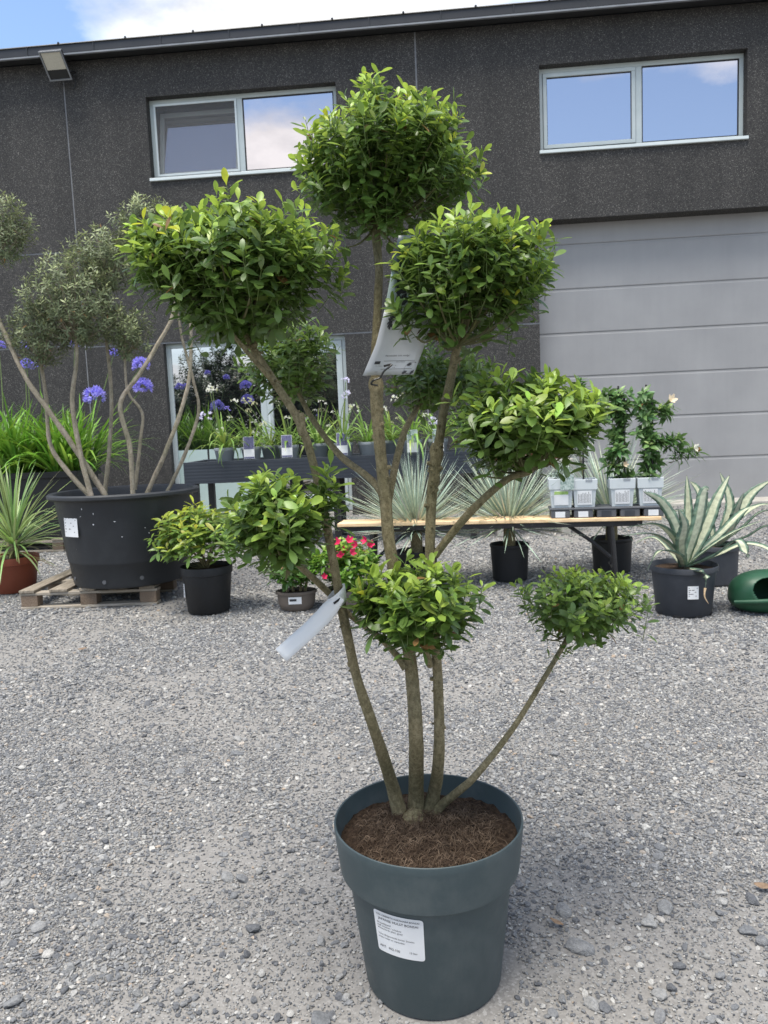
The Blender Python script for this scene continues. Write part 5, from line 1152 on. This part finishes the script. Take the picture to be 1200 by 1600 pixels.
MB().tube([WCn + Vector((-.25, -.09, .085)), WCn + Vector((-.12, -.158, .097)), WCn + Vector((.05, -.172, .105)), WCn + Vector((.2, -.13, .11))], [.012, .015, .016, .015], 10, 5).build('handle', 'can', can)
MB().tube([WCn + Vector((.2, 0, .1)), WCn + Vector((.3, .0, .16)), WCn + Vector((.40, 0, .25))], [.04, .026, .02], 10, 4).build('spout', 'can', can)

# display table with agapanthus pots ---------------------------------------
TY = 8.3
ta, tb_ = atY(288, 752, TY), atY(752, 738, TY - .12); tu = (tb_ - ta); tu.z = 0; tlen = tu.length; tu.normalize(); tk = Vector((-tu.y, tu.x, 0)); tz = (ta.z + tb_.z) / 2 - .02; hb = .235
tO = Vector((ta.x, ta.y, 0))
tab = thing('display_table', 'dark ribbed display table holding the row of small agapanthus pots', 'table', tO + tu * tlen / 2 + tk * .4)
MB().obox(tO, tu, tk, Z_, 0, tlen, 0, .045, tz, tz + hb).build('front_board', 'composite', tab, bevel=.004)
MB().obox(tO, tu, tk, Z_, 0, tlen, .8, .845, tz, tz + hb).build('back_board', 'composite', tab, bevel=.004)
for x_ in (0, tlen - .045): MB().obox(tO, tu, tk, Z_, x_, x_ + .045, .046, .799, tz, tz + hb - .003).build('end_board', 'composite', tab, bevel=.004)
for k in range(6): MB().obox(tO, tu, tk, Z_, .046, tlen - .046, .05 + k * .125, .165 + k * .125, tz + hb - .075, tz + hb - .05).build('table_slat', 'composite', tab, bevel=.003)
for x_ in (.06, tlen / 2, tlen - .13):
    for y_ in (.05, .72): MB().obox(tO, tu, tk, Z_, x_, x_ + .07, y_, y_ + .07, .0, tz + hb - .08).build('leg', 'black_steel', tab)
TT_ = tz + hb - .049
def agapot(label, x, row, flowers, card, n=26, group='agapanthus pots on the display table'):
    c = tO + tu * ((atY(x, 705, TY) - tO).dot(tu)) + tk * (.19 + row * .3) + Z_ * TT_; pl = thing('agapanthus_pot', label, 'potted plant', c, group)
    pot_round(pl, c, .115, .085, .19, .03, .006, 'pot_slate', seg=24)
    lv = Leaves(); clump(lv, c + Z_ * .17, n + 8, .47, .021, [(.19, .32, .06), (.26, .40, .10), (.13, .24, .045)], (5, 75), .04, ('strap0', 'strap1', 'strap2', 'strap3')); lv.emit(pl, 'strap_leaf', 12, 'foliage')
    for fx, fy, r_, col in flowers:
        p = atY(fx, fy, c.y + random.uniform(-.06, .06)); b0 = c + Z_ * .16
        MB().tube([b0, (b0 + p) / 2 + Vector((random.gauss(0, .02), 0, .04)), p], [.006, .005, .004], 5, 5).build('flower_stalk', 'stalk', pl)
        lv = Leaves(); umbel(lv, p, r_ * .75, 15, {'w': (.82, .82, .74), 'l': (.72, .69, .83), 'b': (.34, .28, .70), 'g': (.62, .62, .40)}[col], (.6, .62, .4) if col in 'wg' else None); lv.emit(pl, 'petal', 0, 'flower_head')
    if card:
        q = c - tk * .118 + Z_ * .06; cz = (Z_ + tk * .08).normalized(); cdp = MB().obox(q, tu, -tk, cz, -.058, .058, .012, .014, 0, .24).build('label_card', 'paper', pl)
        MB().obox(q, tu, -tk, cz, -.055, .055, .0143, .015, .105, .237).build('card_picture', 'card_purple' if card == 'p' else 'card_scene', cdp)
        if card == 'p': MB().obox(q, tu, -tk, cz, -.055, .055, .0143, .015, .004, .022).build('card_stripe', 'card_purple', cdp)
agapot('agapanthus pot with pale lilac flower at the free end of the table', 345, 0, [(322, 652, .10, 'l'), (332, 608, .085, 'w'), (328, 612, .06, 'w')], None)
agapot('agapanthus pot with purple picture card and single blue flower', 388, 0, [(355, 640, .05, 'b'), (345, 674, .07, 'w'), (358, 655, .055, 'w')], 'p')
agapot('agapanthus pot with several white flowers on tall stalks', 412, 1, [(366, 629, .065, 'w'), (386, 628, .075, 'g'), (388, 643, .05, 'g'), (398, 632, .05, 'g')], None)
agapot('agapanthus pot with purple picture card before the door mullion', 448, 0, [(431, 633, .06, 'w'), (453, 637, .05, 'w'), (412, 664, .06, 'g'), (449, 655, .055, 'w')], 'p')
agapot('agapanthus pot with one round white flower before the door pane', 490, 1, [(502, 629, .08, 'w')], None)
agapot('agapanthus pot with purple picture card before the door frame', 535, 0, [(540, 597, .075, 'l'), (541, 619, .085, 'l'), (513, 666, .03, 'w')], 'p')
agapot('agapanthus pot with drooping white flower beside the door frame', 575, 0, [(552, 641, .10, 'w'), (520, 645, .03, 'w')], None)
agapot('agapanthus pot with greenish buds before the dark wall', 610, 1, [(612, 662, .04, 'g'), (632, 667, .035, 'g'), (600, 640, .06, 'w')], None)
agapot('agapanthus pot with dark picture card before the dark wall', 645, 0, [(620, 625, .085, 'w'), (636, 620, .085, 'w'), (622, 655, .04, 'g')], 's')
agapot('agapanthus pot with lilac flower and pale card', 685, 0, [(678, 660, .09, 'l'), (665, 650, .05, 'w')], 's')
agapot('agapanthus pot without open flower beside the terracotta pots', 728, 0, [(730, 673, .03, 'g')], None, 30)
# low shelf with terracotta pots right of the table
sh0 = tO + tu * (tlen + .12); shelf = thing('low_shelf', 'pale concrete shelf slab carrying the small terracotta pots', 'shelf', sh0 + tu * .45 + tk * .35)
zsh = TT_ - .08
MB().obox(sh0, tu, tk, Z_, 0, .9, .1, .55, zsh - .04, zsh).build('slab', 'concrete', shelf, bevel=.005)
for x_ in (.05, .75): MB().obox(sh0, tu, tk, Z_, x_, x_ + .1, .15, .5, 0, zsh - .041).build('support', 'concrete', shelf, bevel=.005)
for k, (x_, lab) in enumerate(((.12, 'terracotta pot of white blossoms nearest the display table'), (.42, 'terracotta pot of white blossoms in the middle of the shelf slab'), (.70, 'terracotta pot of white blossoms at the far end of the shelf slab'))):
    c = sh0 + tu * x_ + tk * .28 + Z_ * (zsh + .001); fp = thing('flower_pot', lab, 'potted plant', c, 'terracotta pots on the shelf slab'); pot_round(fp, c, .10, .075, .15, .03, .008, 'pot_terracotta', seg=24)
    lv = Leaves(); clump(lv, c + Z_ * .13, 16, .12, .05, [(.07, .16, .04)], (20, 75), .03); lv.emit(fp, 'strap_leaf', 0)
    lv = Leaves(); umbel(lv, c + Z_ * .23 + tu * .03, .08, 14, (.85, .83, .82)); lv.emit(fp, 'petal', 0, 'flower_head')

# trees across the yard, seen in the glass --------------------------------
for k, (x, y, h_, r_, lab) in enumerate(((-12.2, -14, 5.3, 1.9, 'broad dark tree across the yard reflected in the wide entrance pane'), (-9.3, -15.5, 4.7, 1.6, 'lower dark tree across the yard beside the broad one'), (-15.6, -15, 3.9, 1.8, 'round dark tree across the yard at the end of the hedge'), (-6.4, -15, 5.2, 1.9, 'dark tree across the yard reflected in the narrow door'))):
    tt = thing('yard_tree', lab, 'tree', Vector((x, y, 0)), 'trees across the yard')
    MB().tube([(x, y, -.1), (x + .1, y, h_ * .4), (x, y, h_ * .8)], [.18, .13, .05], 8, 4, .2).build('trunk', 'olive_bark', tt)
    lv = Leaves(); pad(lv, None, Vector((x, y, h_ * .55)), (r_, r_, h_ * .46), Vector((x, y, h_ * .2)), 1700, .19, (.06, .10, .03), (.03, .055, .02), ('lance',), shoot=(.25, .5), nleaf=(12, 16), wl=.4, zmin=-.95, yellow=0, seed=90 + k, inner=.4, lump=.4, up=.2); lv.emit(tt, 'leaf', 0, 'crown')
hd = thing('hedge', 'long dark clipped hedge across the yard below the trees', 'hedge', Vector((-9, -17.5, 0)))
lv = Leaves()
for k in range(12000):
    p = np.array((random.uniform(-24, 4), -17.5 + random.uniform(-.6, .6), random.uniform(0, 3.7))); d = nrm(rv() + np.array((0, .6, .3))); lv.add(p, d, rv(), .28, .13, np.array((.035, .065, .02)) * random.uniform(.7, 1.4), 'ilex')
lv.emit(hd, 'leaf', 0, 'foliage')
for x_ in range(-23, 4, 3): MB().tube([(x_, -17.5, -.1), (x_, -17.5, 1.8)], [.05, .03], 6, 1).build('stem', 'olive_bark', hd)

# dry leaf fragments on the gravel
for k, (x, y, l_) in enumerate(((122, 1018, .05), (1178, 1388, .045), (880, 1452, .035), (690, 1120, .03))):
    p = hitz(x, y); th = random.uniform(0, 6.28); ex = Vector((math.cos(th), math.sin(th), .1)); ey = Vector((-math.sin(th), math.cos(th), .15)); g_ = MB()
    g_.grid(lambda a_, b_: p + Z_ * (.009 + .2 * l_ * (a_ - .5) ** 2 + .15 * l_ * abs(b_ - .5)) + ex * (a_ * l_) + ey * ((b_ - .5) * l_ * .5 * math.sin(math.pi * (.08 + .9 * a_))), 6, 4); g_.smooth = True
    o = one('dry_leaf', g_, 'dry_leaf', ('pale curled dry leaf on the gravel in front of the weathered pallet', 'brown curled leaf on open gravel among the larger stones', 'dry brown leaf on the gravel close beside the blue-grey pot', 'small dry leaf on the gravel just behind the blue-grey pot')[k], 'leaf', 'dry leaf fragments on the gravel'); md = o.modifiers.new('thickness', 'SOLIDIFY'); md.thickness = .0006
